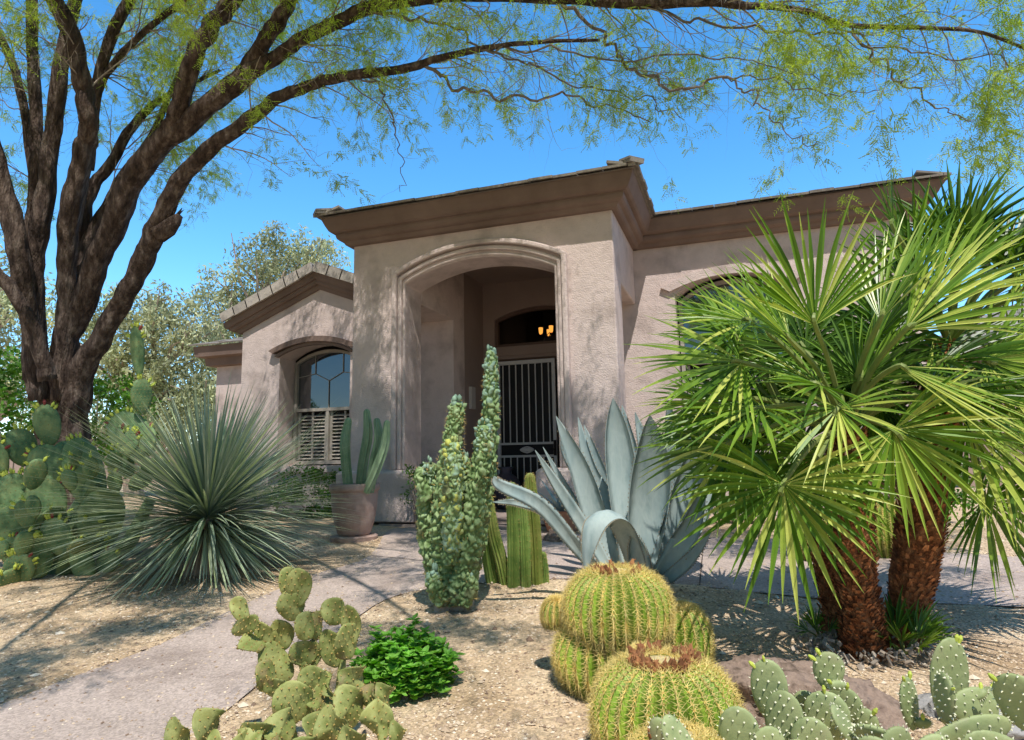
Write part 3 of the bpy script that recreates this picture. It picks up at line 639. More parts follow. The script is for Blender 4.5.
# root flare, stub and swollen joints
for (u, v, d, ru) in ((58,510,6.85,36),(80,525,6.8,22),(40,525,6.8,22)):
    a = at(u, v, d); trunk.tube([a+V((0,0,-.6)), a, a+V((0,0,.9))], [ru*1.15*d/FPX, ru*.8*d/FPX, ru*.35*d/FPX], 14, jit=.3, seed=u)
st = [at(158,236,6.4), at(168,228,6.38), at(176,220,6.36), at(180,215,6.36)]
trunk.tube(st, [.085,.075,.06,.03], 10, jit=.5, seed=4)
for k in range(7): 
    a = at(172+k, 224-k*1.6, 6.36); trunk.tube([a, a+V((tr.uniform(-.01,.06), tr.uniform(-.03,.03), tr.uniform(.02,.08)))], [.018,.003], 4)
trunk.build('trunk', M['bark'], tree, smooth=True)
def spray(p, d, r, size=1):
    """feathery mesquite leaf: a pair of drooping pinnae of narrow leaflets"""
    for s in (-1, 1):
        ax = (d*.35+rv(r)*.75+V((0,0,-.5))).normalized(); sdv = ax.cross(rv(r)).normalized()
        L_ = r.uniform(.05, .10)*size; t0 = r.uniform(.65, 1.4)
        for k in range(5 if size < 2 else 3):
            q = p+ax*L_*(k+1)/(5 if size < 2 else 3)
            for s2 in (-1, 1):
                dd = (ax*.8+sdv*s2*1.0).normalized(); leafquad(lv, q, dd, ax.cross(sdv).normalized()*.5+ax*.5, r.uniform(.016,.028)*size, .0090*size, t0*r.uniform(.85,1.15))
def seen(p):
    q = p-CAM; z = q.dot(CF)
    return z > 0 and 370-FPX*q.dot(CU)/z > -40 and -40 < 512+FPX*q.dot(CR)/z < 1064
def clump(p):
    # foliage thinned along sun rays to shape clear sun patches on wall and ground
    t = max(-p.y, 0)/.52; fz = p.z-t
    if fz > .2: q = V(((p.x-.28*t)*2.4, fz*1.15+(p.x-.28*t)*.8, 4.4))
    else: t = p.z-.1; q = V(((p.x-.28*t)*1.5, (p.y+.52*t)*2.0, 6.3))
    return noise.noise(q)+.75*noise.noise(q*2.3)
nspray = [0]; P0 = ['A']
def grow(p, d, L_, rad, lvl, r, dens=1.0):
    hid = P0[0] in 'OTF'
    nz_ = noise.noise(p*1.7+V((3,0,0)))+.45*noise.noise(p*4.1)
    if lvl == 1 and nz_ < (-.22 if hid else -.44): return
    n = max(3, int(L_/.09)); pts = [V(p)]; q = V(p); dd = V(d)
    for i in range(n):
        dd = (dd+rv(r)*.28+V((0,0,-.04 if lvl else -.01))).normalized(); q = q+dd*(L_/n); pts.append(V(q))
    rr = [rad*(1-.75*i/n) for i in range(n+1)]
    tw_.tube(pts, rr, 4 if lvl < 2 else 3, t=r.uniform(.7,1.3), cap=False)
    if lvl >= 2:
        if clump(p) < (-.09 if hid else -.24): return
        if not hid and nz_ < -.25: return
        for i in range(1, n+1):
            if clump(pts[i]) > (-.08 if hid else -.30) and r.random() < .95*dens: [spray(pts[i]+rv(r)*.035, dd, r, 1.2 if seen(pts[i]) else 2.5) for _ in range(4 if nz_ > .12 else 3)]; nspray[0] += 1
        return
    k = int(L_/(.15 if lvl == 0 else .11))
    for i in range(k):
        j = r.randint(max(1, n//5), n); base = pts[j]; dj = (pts[j]-pts[j-1]).normalized()
        nd = (dj*.8+rv(r)*.8+V((0,0,-.12))).normalized()
        grow(base, nd, L_*r.uniform(.35,.6) if lvl == 0 else r.uniform(.18,.42), rad*.42, lvl+1, r, dens)
# where subs spawn: chain, start fraction, count, length, bias direction, density
out = (CR*.8+V((0,0,0))).normalized()
SP = [('B',.48,34,.58,V((.6,.1,-.15)),1),('A',.40,54,.72,V((.6,.1,.0)),1),('A2',.3,14,.9,V((.5,-.2,.2)),.8),('L4',.5,12,.9,V((.4,-.1,.2)),.8),('L5',.5,11,.9,V((0,0,.3)),.8),
      ('L6',.5,10,.8,V((.3,.2,.2)),.9),('L7',.4,14,.8,V((-.2,.2,.2)),.8),('L8',.4,16,.8,V((-.2,.2,0)),.9),('L9',.35,20,.75,V((.5,.4,.2)),1),('L10',.3,12,.8,V((.4,.2,.3)),1),('L11',.2,18,.7,V((.5,.2,.1)),1),
      ('L12',.3,20,.75,V((.4,.4,.1)),1),('L13',.5,8,.8,V((-.3,0,.1)),.8),('S1',.1,11,.42,V((.6,0,-.1)),1),('S2',.12,24,.40,V((.6,0,0)),1),('S4',.1,18,.42,V((.5,0,-.3)),1),
      ('S5',.1,22,.42,V((.6,0,0)),1),('S6',.0,28,.5,V((.6,0,0)),1),('S7',.1,5,.35,V((.2,0,-.6)),.6),('S8',.1,14,.4,V((.6,0,0)),1),('S9',.1,7,.32,V((.6,0,-.1)),1),('T1',.2,9,.9,V((.2,-.4,0)),.8),
      ('T2',.2,9,.9,V((.3,-.3,0)),.8),('T3',.1,18,.8,V((.5,0,.2)),.8),('T4',.2,8,.9,V((.2,-.4,0)),.8),('T5',.1,14,.6,V((.5,0,0)),1),
      ('O1',.1,32,1.0,V((.2,-.2,0)),1),('O2',.1,26,1.0,V((.1,-.2,0)),1),('O3',.1,30,1.0,V((.3,-.2,0)),1),('O4',.1,56,1.05,V((.3,-.1,-.1)),1),('O5',.1,54,1.05,V((.3,-.1,-.1)),1),('O6',.1,32,.9,V((.3,-.1,0)),1),('O7',.1,20,1.0,V((0,-.2,0)),1)]
for nm, f0, n, L_, bias, dn in SP:
    pts, rad = chains[nm]; k = len(pts)
    P0[0] = 'F' if nm in ('O4','O5') else nm[0]
    for i in range(n):
        j = int(k*(f0+(1-f0)*(i+tr.random())/n)); j = min(max(j, 1), k-2)
        dj = (pts[j+1]-pts[j-1]).normalized(); bw = CR*bias.x+CF*bias.y+V((0,0,bias.z))
        nd = (dj*.45+bw+rv(tr)*.75).normalized()
        grow(pts[j]+nd*rad[j]*.6, nd, L_*tr.uniform(.6,1.25), min(rad[j]*.35, .009), 0, tr, dn)
tw_.build('branches', M['twig'], tree); lv.build('foliage', M['leaf'], tree)


# ---- generic bushy crown out of leaf clumps
def clumpy(mb, c, rad, nclump, nleaf, L_, w_, r, crad=.25, shell=.4, droop=0):
    for k in range(nclump):
        d = rv(r); q = V((d.x*rad[0], d.y*rad[1], d.z*rad[2]))*(shell+(1-shell)*r.random()**.6); q += c
        t0 = r.uniform(.55, 1.3); cr_ = crad*r.uniform(.5, 1.3)
        for i in range(nleaf):
            p = q+rv(r)*cr_*r.random()**.5; dd = (rv(r)+V((0,0,-droop))).normalized(); s = dd.cross(rv(r)).normalized()
            leafquad(mb, p, dd, s, L_*r.uniform(.7,1.3), w_*r.uniform(.7,1.3), t0*r.uniform(.8,1.2))
er = random.Random(5)
def euc(base, crowns, label, seed):
    er = random.Random(seed); t = thing('eucalyptus_tree', label, 'tree', base, 'eucalyptus trees behind the house')
    mb = MB(); lf = MB()
    mid = sum([V(c[0]) for c in crowns], V())/len(crowns)
    fork = base+(mid-base)*.45; mb.tube([base-V((0,0,.3)), base+(fork-base)*.5+rv(er)*.2, fork], [.28,.22,.18], 8)
    for c, rad, n in crowns:
        c = V(c); m1 = fork+(c-fork)*.5+rv(er)*.5; mb.tube([fork, m1, c, c+V((0,0,rad[2]*.6))], [.14,.09,.06,.02], 6)
        for k in range(9):
            e = c+V((er.uniform(-1,1)*rad[0], er.uniform(-1,1)*rad[1], er.uniform(-.6,1)*rad[2]))*.8; b0 = m1+(c-m1)*er.random(); mb.tube([b0, (b0+e)/2+rv(er)*.2, e], [.05,.03,.012], 4)
        clumpy(lf, c, rad, int(n*1.6), 60, .15, .05, er, crad=.42, shell=.15, droop=.7)
    mb.build('trunk', M['eucbark'], t); lf.build('crown', M['euc'], t)
def cpx(u, v, d): return at(u, v, d)
b1 = at(250, 455, 20); b1.z = .2
euc(b1, [(at(275,262,20),(1.3,1.3,1.1),42),(at(312,270,21),(.9,1.2,1.1),26),(at(235,300,20),(1.2,1.4,1.1),34),(at(262,330,20),(1.7,1.4,1.2),42),(at(300,320,20.5),(1.2,1.2,1.2),26),(at(215,345,20),(1.1,1.2,1.1),26),(at(225,400,20),(1.4,1.2,1.2),30)],
    'taller grey green eucalyptus rising behind the left gable', 5)
b2 = at(140, 458, 17); b2.z = .2
euc(b2, [(at(150,315,17),(1.3,1.3,.9),30),(at(185,345,17),(1.3,1.2,.9),34),(at(125,370,17),(1.3,1.2,1.0),34),(at(170,390,17),(1.6,1.2,1.0),36),(at(105,330,17),(.8,1,.8),16),(at(205,400,17),(1.2,1.2,.9),26),(at(150,432,16.5),(1.8,1,.6),26),(at(100,428,16.5),(1.2,1,.6),18)],
    'lower bushy eucalyptus between the dark trunk and the gable', 8)
b3 = at(-20, 460, 16); b3.z = .2
euc(b3, [(at(0,300,16),(1.6,1.2,1.3),36),(at(15,380,16),(1.6,1.2,1.2),36),(at(-40,340,16),(1.6,1.2,1.2),20)], 'pale eucalyptus seen past the far left of the dark trunk', 9)
def shrub(name, label, c, rad, ncl, nl, L_, w_, seed, m, crad=.12, stems=True, group=None):
    r = random.Random(seed); t = thing(name, label, 'shrub', V((c.x, c.y, gz(c.x, c.y))), group)
    mb = MB(); clumpy(mb, c, rad, ncl, nl, L_, w_, r, crad=crad, shell=.45); mb.build('foliage', m, t)
    mb = MB()
    for k in range(9):
        e = c+V((r.uniform(-1,1)*rad[0], r.uniform(-1,1)*rad[1], r.uniform(-.2,.9)*rad[2]))*.8; b0 = t.location+V((r.uniform(-.1,.1), r.uniform(-.1,.1), -.05)); mb.tube([b0, (b0+e)/2+rv(r)*.05, e], [.014,.01,.004], 4)
    mb.build('stems', M['twig'], t)
c = at(98, 425, 10.0); shrub('shrub', 'round bright green shrub beyond the dark mesquite trunk', c, (.85,.8,.85), 130, 34, .07, .04, 1, M['shrub'], .16)
c = at(15, 400, 9.0); shrub('shrub', 'bright green shrub at the left edge behind the prickly pear', c, (.8,.8,.7), 90, 34, .07, .04, 2, M['shrub'], .16)
P = V((-1.35, 1.0, 0)); c = V((-1.1, .95, .62)); shrub('shrub', 'low green hedge shrub under the shuttered window', c, (1.1,.42,.38), 130, 34, .05, .028, 3, M['shrub'], .1)
c = V((4.6, .9, .62)); shrub('shrub', 'low green shrub by the wall behind the big agave', c, (.55,.4,.36), 60, 34, .05, .028, 4, M['shrub'], .1)
c = V((6.4, .9, .62)); shrub('shrub', 'leafy green shrub against the right wing wall behind the palms', c, (.7,.4,.4), 70, 34, .05, .028, 6, M['shrub'], .1)
c = at(418, 478, 7.6); shrub('shrub', 'tiny green shrub beside the left pier base', V((c.x,c.y,.75)), (.2,.16,.3), 18, 22, .06, .014, 5, M['shrub'], .08)
# distant garden wall and neighbour
mb = MB()
a = at(-400, 440, 30); b = at(420, 440, 30); d = (b-a); d.z = 0; L_ = d.length; d.normalize(); nn = d.cross(V((0,0,1)))
gw = thing('garden_wall', 'low pale block wall far behind the eucalyptus trees', 'wall', (a.x, a.y, .2))
mb.obox(V((a.x,a.y,1.0))+d*L_/2, d, nn, V((0,0,1)), L_/2, .1, .8); mb.build('wall', M['farwall'], gw)
mb = MB(); mb.obox(V((a.x,a.y,1.84))+d*L_/2, d, nn, V((0,0,1)), L_/2, .14, .04); mb.build('coping', M['slab'], gw)
nb_ = thing('neighbouring_house', 'brown neighbouring house with pale tile roof behind the palms', 'house', (15, 9, .2))
mb = MB(); mb.box(9.0, 24, 9, 16, .0, 3.2); mb.build('wall', M['farwall'], nb_)
mb = MB(); sweep(mb, lambda o, z: [(9.0-o, 16, z), (9.0-o, 9-o, z), (24+o, 9-o, z)], [(0,3.1),(.3,3.12),(.3,3.4),(0,3.4)]); mb.build('cornice', M['trim'], nb_)
mb = MB(); tiles(mb, 8.6, 24.4, None, 8.65, 3.4, R_(22), 10, 31, trim=.8); mb.add([(8.6,8.65,3.39),(24.4,8.65,3.39),(21,12.5,4.95),(12,12.5,4.95),(8.6,16.3,3.39),(24.4,16.3,3.39)], [(0,1,2,3),(0,3,4),(3,2,5,4),(1,5,2)], .8); mb.build('roof', M['tile'], nb_)
nbw = MB(); nbw.box(11, 12.6, 8.95, 9.02, 1.2, 2.5); w_o = nbw.build('window', M['frame'], nb_); nbw = MB(); nbw.box(11.08, 12.52, 8.93, 8.945, 1.28, 2.42); nbw.build('pane', M['glass'], w_o)

# ---- sotol
def blade(mb, base, d0, L_, w_, droop, t, r, nseg=6, fold=.25):
    q = V(base); d = V(d0).normalized(); side = d.cross(V((0,0,1)))
    if side.length < .05: side = V((1,0,0))
    side.normalize(); vs = []
    for i in range(nseg+1):
        s = i/nseg; ww = w_*(min(1, .55+s*2.5) if s < .2 else 1-((s-.2)/.8)**1.7*.95)*.5
        n_ = side.cross(d).normalized()
        vs += [q-side*ww+n_*ww*fold, q+V((0,0,0)), q+side*ww+n_*ww*fold]
        d = (d+V((0,0,-droop/nseg))).normalized(); q = q+d*(L_/nseg)
    fs = []
    for i in range(nseg):
        a = 3*i; fs += [(a,a+1,a+4,a+3),(a+1,a+2,a+5,a+4)]
    mb.add(vs, fs, t)
sr = random.Random(4); sb = gr(208, 572)
so_ = thing('sotol', 'large spiky blue green sotol with a dome of narrow leaves beside the path', 'plant', sb)
ctr = at(208, 502, dep(sb)); ctr.z = sb.z+.42
mb = MB()
for k in range(1250):
    ph = math.asin(min(1, -.42+1.40*((k+.5)/1250)**.9)) ; th = k*2.39996+sr.uniform(-.2,.2)
    d = V((math.cos(th)*math.cos(ph), math.sin(th)*math.cos(ph), math.sin(ph)))
    L_ = (sr.uniform(1.05, 1.45) if ph < .8 else sr.uniform(.9, 1.2))*(1.0 if ph > 0 else .75)
    blade(mb, ctr+d*.06+V((0,0,.10*math.sin(ph))), d, L_, sr.uniform(.016,.027), sr.uniform(.14,.42)*(1.2 if ph < .5 else .5), sr.choice([.15,.3,.5,.5,.55,.7,.9]), sr, 6)
mb.build('leaves', M['sotol'], so_)
mb = MB()
for k in range(110):
    th = sr.random()*6.28; ph = sr.uniform(-1.2,-.4); d = V((math.cos(th)*math.cos(ph), math.sin(th)*math.cos(ph), math.sin(ph)))
    blade(mb, ctr+d*.1, d, sr.uniform(.3,.5), .02, .3, sr.uniform(.7,1.2), sr, 4)
mb.tube([sb-V((0,0,.1)), ctr], [.13,.1], 10); mb.build('dry_skirt', M['husk'], so_)

# ---- agave
ag = thing('agave', 'huge blue grey century plant agave with broad arching leaves', 'agave', gr(648, 596))
AD = dep(ag.location)
def agleaf(P, wd, name='leaf', parent=None, m='agave', twist=0, lab=None, teeth=True, dz=AD, ref=None, fix=None):
    """P: (u,v,dd) centreline; wd: max half width in m"""
    Q = catmull([tuple(at(u, v, dz+dd)) for u, v, dd in P], 6); n = len(Q); mb = MB(); tb = MB(); vs = []
    prev = None
    for i, q in enumerate(Q):
        q = V(q); d = (V(Q[min(i+1, n-1)])-V(Q[max(i-1, 0)])).normalized(); s = i/(n-1)
        tocam = (ref-q).normalized() if ref is not None else (CAM-q).normalized()
        side = d.cross(tocam)
        if side.length < .1 and prev is not None: side = prev
        side.normalize(); side = Matrix.Rotation(twist*(1), 3, d) @ side
        if prev is not None: side = (side*.5+prev*.5).normalized() if side.dot(prev) > 0 else (prev*.8-side*.2).normalized()
        if fix is not None: side = fix
        prev = side
        prof = (.62+.38*math.sin(min(s/.45, 1)*PI/2)) if s < .45 else math.cos((s-.45)/.55*PI/2)**.8
        ww = max(wd*prof, .002); nrm = side.cross(d).normalized(); th = .022*(1-s)+.003
        # cupped cross-section, front edge raised toward viewer; 5 front + 5 back
        for a in (-1, -.55, 0, .55, 1): vs.append(q+side*ww*a+nrm*(-.34*ww*(1-a*a))+nrm*0)
        for a in (1, .55, 0, -.55, -1): vs.append(q+side*ww*a*.98+nrm*(-.34*ww*(1-a*a)-th*(1.05-a*a)))
        if teeth and 0 < i < n-2:
            for sg in (-1, 1):
                for f in (0, .5):
                    nq = q+(V(Q[i+1])-q)*f+side*sg*ww*(1)
                    tb.add([nq-d*.008, nq+d*.008, nq+side*sg*.008+d*.003], [(0,1,2)])
    fs = []
    for i in range(n-1):
        for j in range(10): a = i*10+j; b = i*10+(j+1) % 10; fs.append((a, b, b+10, a+10))
    mb.add(vs, fs); o = mb.build(name, M[m], parent or ag, smooth=True)
    if teeth: tb.build('teeth', M['tooth'], o)
    if lab: o['label'] = lab
    return o
AG = [ # (points), half width
 ([(632,575,.25),(625,500,.35),(618,440,.38),(613,398,.38)], .125),
 ([(640,575,.2),(648,510,.2),(652,460,.15),(650,415,.1)], .16),
 ([(625,580,.35),(600,530,.45),(580,470,.5),(556,416,.5)], .10),
 ([(615,580,.3),(592,540,.4),(560,490,.45),(535,450,.45)], .055),
 ([(615,580,.45),(600,550,.55),(572,500,.6),(543,447,.6)], .05),
 ([(632,575,.5),(612,510,.6),(590,470,.65),(578,417,.7)], .07),
 ([(635,575,.6),(618,520,.75),(598,470,.8),(584,425,.85)], .08),
 ([(645,575,.5),(640,500,.6),(630,450,.65),(622,405,.7)], .08),
 ([(650,575,.5),(652,500,.6),(645,450,.65),(635,412,.7)], .07),
 ([(652,578,.3),(668,530,.35),(676,470,.35),(668,400,.3)], .13),
 ([(655,580,.2),(676,530,.15),(690,480,.15),(700,425,.1)], .12),
 ([(655,582,.0),(676,552,-.1),(692,525,-.1),(706,480,-.1)], .085),
 ([(652,590,.0),(672,575,-.1),(692,557,-.15),(712,530,-.2)], .045),
 ([(608,585,.0),(575,545,-.15),(540,505,-.25),(500,485,-.3),(494,476,-.3)], .055),
 ([(612,588,.1),(590,560,-.05),(550,515,-.05),(520,503,-.1),(492,502,-.15)], .04),
 ([(640,590,-.05),(633,555,-.14),(622,528,-.24),(608,517,-.34),(596,524,-.42),(589,545,-.46),(585,575,-.47)], .10),
 ([(648,592,-.08),(642,570,-.16),(637,550,-.2),(634,532,-.2)], .075),
 ([(660,590,.3),(690,530,.4),(712,480,.45),(722,430,.5)], .09),
 ([(620,580,.7),(600,510,.9),(570,460,1.0),(560,440,1.0)], .06),
 ([(660,575,.7),(680,500,.9),(690,440,1.0),(700,400,1.0)], .10),
]
for i, (P, wd) in enumerate(AG):
    agleaf(P, wd*.88, fix=(CR*.83-CF*.55).normalized() if i == 15 else None)
mb = MB(); a0 = ag.location
mb.tube([a0-V((0,0,.1)), at(645,590,AD), at(642,572,AD)], [.12,.13,.09], 14, jit=.3)
for k in range(14):
    a = at(655+rnd.uniform(-6,14), 585+rnd.uniform(-8,24), AD-.12); mb.tube([a, a+V((rnd.uniform(-.05,.05), rnd.uniform(-.06,0), rnd.uniform(-.06,.04)))], [.035,.012], 6)
mb.build('stem', M['husk'], ag)
# small agave behind
sa = thing('agave', 'small blue agave in a clay pot near the right entry pier', 'agave', gr(562, 533)); SD = dep(sa.location)
tp = thing('plant_pot', 'low round clay pot holding the small agave by the entry', 'pot', sa.location)
mb = MB(); mb.lathe(sa.location, [(0,.0),(.13,.0),(.16,.03),(.21,.2),(.225,.24),(.20,.24),(.17,.19),(0,.19)], 20); mb.build('body', M['clay'], tp)
for th in range(16):
    a = th*2.4; el_ = .15+.9*((th*7) % 16)/16
    d = V((math.cos(a)*math.cos(el_), math.sin(a)*math.cos(el_), math.sin(el_))); mb = MB(); L_ = rnd.uniform(.35,.5)
    blade(mb, sa.location+V((0,0,.2)), d, L_, .06, .25, 1, rnd, 7, fold=.5); mb.build('leaf', M['agave'], sa)
mb = MB(); P = gr(680, 608); blade(mb, P+V((-.12,0,.03)), V((.95,.1,.12)), .26, .07, .25, 1, rnd, 6, .3); tag(mb.build('fallen_leaf', M['agave']), 'fallen blue agave leaf lying on gravel right of the barrel cacti', 'leaf')

# ---- golden barrels
def barrel(label, c, R0, H, ribs, seed, flowers=0, squash=1.0, lean=V((0,0,0)), spn=1.0, group='golden barrel cacti'):
    r = random.Random(seed); t = thing('barrel_cactus', label, 'cactus', c, group)
    mb = MB(); n = ribs*4; K = 22; vs = []; tl = []
    def pr(s):   # s 0..1 from base to crown centre
        if s < .5: a = s/.5; rad = R0*(.80+.20*math.sin(a*PI/2)); z = H*.5*a
        else: a = (s-.5)/.5*PI/2; rad = R0*math.cos(a)**.72 if a < PI/2 else 0; z = H*(.5+.5*math.sin(a)**.95)
        if s > .9: z -= H*.05*((s-.9)/.1)
        return rad, z
    def pt(s, th, ex):
        rad, z = pr(s); rr = rad*(1+ex); q = V((rr*math.cos(th), rr*math.sin(th), z))+lean*(z/H)
        return c+q
    for i in range(K+1):
        s = i/K
        for j in range(n):
            th = 2*PI*j/n; ph = (j % 4); ex = (.0, -.075, -.14, -.075)[ph]*(1 if s < .92 else .3)
            vs.append(pt(s, th, ex))
    for i in range(K):
        for j in range(n):
            a = i*n+j; b = i*n+(j+1) % n; ph = j % 4
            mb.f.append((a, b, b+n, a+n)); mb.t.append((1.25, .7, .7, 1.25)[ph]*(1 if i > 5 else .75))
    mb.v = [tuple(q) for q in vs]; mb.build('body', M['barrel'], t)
    sp = MB()
    for k in range(ribs):
        th = 2*PI*k/ribs
        s = .06
        while s < .95:
            p = pt(s, th, .0); rad, z = pr(s); nr = V((math.cos(th), math.sin(th), 0))
            r1, z1 = pr(min(s+.03, 1)); tg = V((nr.x*(r1-rad), nr.y*(r1-rad), z1-z)).normalized(); sd_ = V((-math.sin(th), math.cos(th), 0)); no = sd_.cross(tg).normalized()
            if no.dot(nr) < 0 and s < .6: no = -no
            if no.z < 0 and s >= .6: no = -no
            bt = r.uniform(.75, 1.1)*(.6 if s < .2 else 1)
            for q in range(int(7*spn)):
                a = 2*PI*q/7+r.uniform(-.2,.2); d = (no*r.uniform(.35,.9)+(sd_*math.cos(a)+tg*math.sin(a))*.9).normalized(); L_ = r.uniform(.030,.052)*(R0/.25)**.5*(1.1 if s > .8 else 1)
                w2 = d.cross(no).normalized()*.0016; sp.add([p-w2, p+w2, p+d*L_+V((0,0,-.002))], [(0,1,2)], bt)
                w3 = d.cross(w2).normalized()*.0016; sp.add([p-w3, p+w3, p+d*L_+V((0,0,-.002))], [(0,1,2)], bt)
            s += .035*(.25/max(H, .2))**.3
    for q in range(int(420*spn)):   # dense crown spines
        a = r.random()*2*PI; s = 1-.11*r.random()**.5; p = pt(s, a, 0); d = (V((math.cos(a), math.sin(a), 0))*r.uniform(-.2,.8)+V((0,0,1))*r.uniform(.3,1)+rv(r)*.4).normalized()
        w2 = d.orthogonal().normalized()*.0016; sp.add([p-w2, p+w2, p+d*r.uniform(.012,.03)], [(0,1,2)], r.uniform(.85,1.2))
    sp.build('spines', M['spine'], t)
    mb = MB(); top = c+V((0,0,H*.955))+lean; mb.lathe(top-V((0,0,.004)), [(R0*.40,-.012),(R0*.33,.008),(R0*.2,.012),(0.001,.004)], 20); mb.build('crown_wool', M['wool'], t)
    if flowers:
        fb = MB()
        for q in range(flowers):
            a = r.random()*2*PI if q % 3 else r.gauss(-2.2, .7); rr = R0*r.uniform(.30,.46); s0 = .93
            p = top+V((math.cos(a)*rr, math.sin(a)*rr, -.005)); h = r.uniform(.03,.055); d = (V((math.cos(a),math.sin(a),0))*.35+V((0,0,1))+rv(r)*.25).normalized()
            fb.tube([p, p+d*h*.6, p+d*h], [.009,.013,.005], 6, r.uniform(.7,1.4))
            for z in range(4):
                fb.tube([p+d*h*.8, p+d*h+rv(r)*.014], [.003,.001], 3, r.uniform(.8,1.6))
        fb.build('dry_flowers', M['dry'], t)
    return t
def bpos(u, d):  # ground under a bearing at a camera distance
    P = at(u, 461, d); P.z = gz(P.x, P.y); return P
def zat(u, v, d): return at(u, v, d).z
B = bpos(653, 2.32); barrel('front golden barrel cactus, wide ball topped by a ring of dry brown flowers', B, .245, zat(653,650,2.32)-B.z, 30, 1, 60)
B = bpos(604, 2.97); z0 = zat(618,625,2.9)
barrel('golden barrel cactus forming the lower half of the stacked pair', B, .248, zat(610,612,2.95)-B.z, 28, 2, 0)
B2 = V((bpos(612,2.93).x, bpos(612,2.93).y, zat(610,640,2.93))); barrel('golden barrel cactus with bald tan top, grown on top of its neighbour', B2, .232, zat(610,566,2.93)-B2.z, 30, 3, 16)
B = bpos(669, 3.1); barrel('green barrel cactus tucked low against the right side of the stacked pair', V((B.x,B.y,B.z)), .15, zat(672,600,3.1)-B.z, 20, 4, 0)
B = bpos(554, 3.1); B.z = zat(554,622,3.1); barrel('small yellow barrel pup on the left side of the stacked pair', B, .075, .13, 16, 5, 0, spn=1.3)
B = bpos(632, 2.5); B.z = zat(632,672,2.5); barrel('small spiny barrel pup at the rear of the front barrel', B, .055, .12, 14, 6, 0, spn=1.3)
B = bpos(665, 2.02); barrel('spiny barrel cactus low at the bottom edge below the front barrel', B, .17, zat(665,718,2.02)-B.z, 22, 7, 6)
B = gr(889, 556); barrel('golden barrel cactus seen between the two palm trunks', B, .20, .42, 24, 8, 4)
B = gr(818, 560); barrel('golden barrel cactus mostly hidden left of the front palm trunk', B, .17, .34, 22, 9, 0)

# ---- prickly pears
def pad(parent, c, up, face, L_, Wd, m, ar, seed, lab=None, wavy=0, dots=True, buds=0, th=.016, fruits=False):
    """obovate pad: base at c, growing along up, broad face toward 'face'"""
    r = random.Random(seed); up = up.normalized(); sd = up.cross(face).normalized(); nf = sd.cross(up).normalized()
    if nf.dot(face) < 0: nf = -nf
    nu, nv = 22, 9; vs = []; 
    ph0 = r.random()*6
    def P(a, rr, sg):
        # a angle around outline, rr radial 0..1, sg +-1 face
        x = math.sin(a); y = -math.cos(a); wv = (.80+.24*(y*.5+.5))
        lx = x*Wd*.5*wv*rr; ly = L_*.5+y*L_*.5*rr
        t_ = th*math.sqrt(max(0, 1-rr**3.0))*sg
        wob = wavy*(math.sin(a*2+ph0)+.5*math.sin(a*5+ph0*2))*rr*rr*L_*.12+wavy*rr*rr*.02*math.sin(a*3)
        return c+up*ly+sd*lx+nf*(t_+wob+.10*L_*(ly/L_)**2*(.3 if not wavy else .6))
    rs = [0,.3,.55,.75,.88,.96,1]
    idx = []
    for sg in (1, -1):
        for rr in rs[:-1] if sg == -1 else rs:
            for j in range(nu): vs.append(P(2*PI*j/nu, rr, sg))
    nA = len(rs); fs = []
    for i in range(nA-1):
        for j in range(nu): a = i*nu+j; b = i*nu+(j+1) % nu; fs.append((a, a+nu, b+nu, b))
    off = nA*nu
    for i in range(nA-1):
        for j in range(nu):
            a = off+i*nu+j; b = off+i*nu+(j+1) % nu
            if i < nA-2: c2, d2 = a+nu, b+nu
            else: c2, d2 = (nA-1)*nu+j, (nA-1)*nu+(j+1) % nu
            fs.append((a, b, d2, c2))
    mb = MB(); mb.add(vs, fs); o = mb.build('pad', M[m], parent, smooth=True)
    if lab: o['label'] = lab
    if dots:
        db = MB(); sp = .024 if L_ < .2 else .03; sp = max(sp, L_/11)
        ky = -1
        for iy in range(int(L_/sp)+1):
            for ix in range(-8, 9):
                x = (ix+.5*(iy % 2))*sp; y = (iy+.5)*sp-L_/2; e = math.hypot(x/(Wd*.5*(.80+.24*(y/L_+.5))), y/(L_*.5))
                if e > .98: continue
                a = math.atan2(x/(Wd*.5*(.80+.24*(y/L_+.5))), -y/(L_*.5))
                for sg in (1, -1):
                    q = P(a, e, sg); n_ = nf*sg; s2 = .0028+.0016*r.random()
                    db.add([q+sd*s2, q+up*s2, q-sd*s2, q-up*s2, q+n_*s2*1.9], [(0,1,4),(1,2,4),(2,3,4),(3,0,4)])
        for j in range(22):
            a = 2*PI*j/22+.1; q = P(a, 1, 1); dd = (sd*math.sin(a)-up*math.cos(a)).normalized(); s2 = .0035
            if abs(math.sin(a/2)) < .25: continue
            db.add([q+nf*s2, q-nf*s2, q+dd*s2*2.2, q+up*s2*.5], [(0,1,2),(0,2,3),(1,3,2)])
        db.build('spines', M[ar], o)
    for k in range(buds):
        a = PI+r.uniform(-1.1,1.1); q = P(a, .98, 1); dd = (sd*math.sin(a)-up*math.cos(a)).normalized(); bb = MB(); h = r.uniform(.012,.021)*(2.2 if m == 'pad_g' else 1)
        bb.tube([q-dd*.005, q+dd*h*.5, q+dd*h], [h*.22,h*.36,h*.16], 7)
        if m == 'pad_g' and not (fruits and k == 0):
            for z in range(5): leafquad(bb, q+dd*h*.8, (dd+rv(r)*.9).normalized(), nf, .03, .014, 1)
        bb.build('fruit' if fruits and k == 0 else 'bud', M['fruit' if fruits and k == 0 else 'bud'], o)
    return o
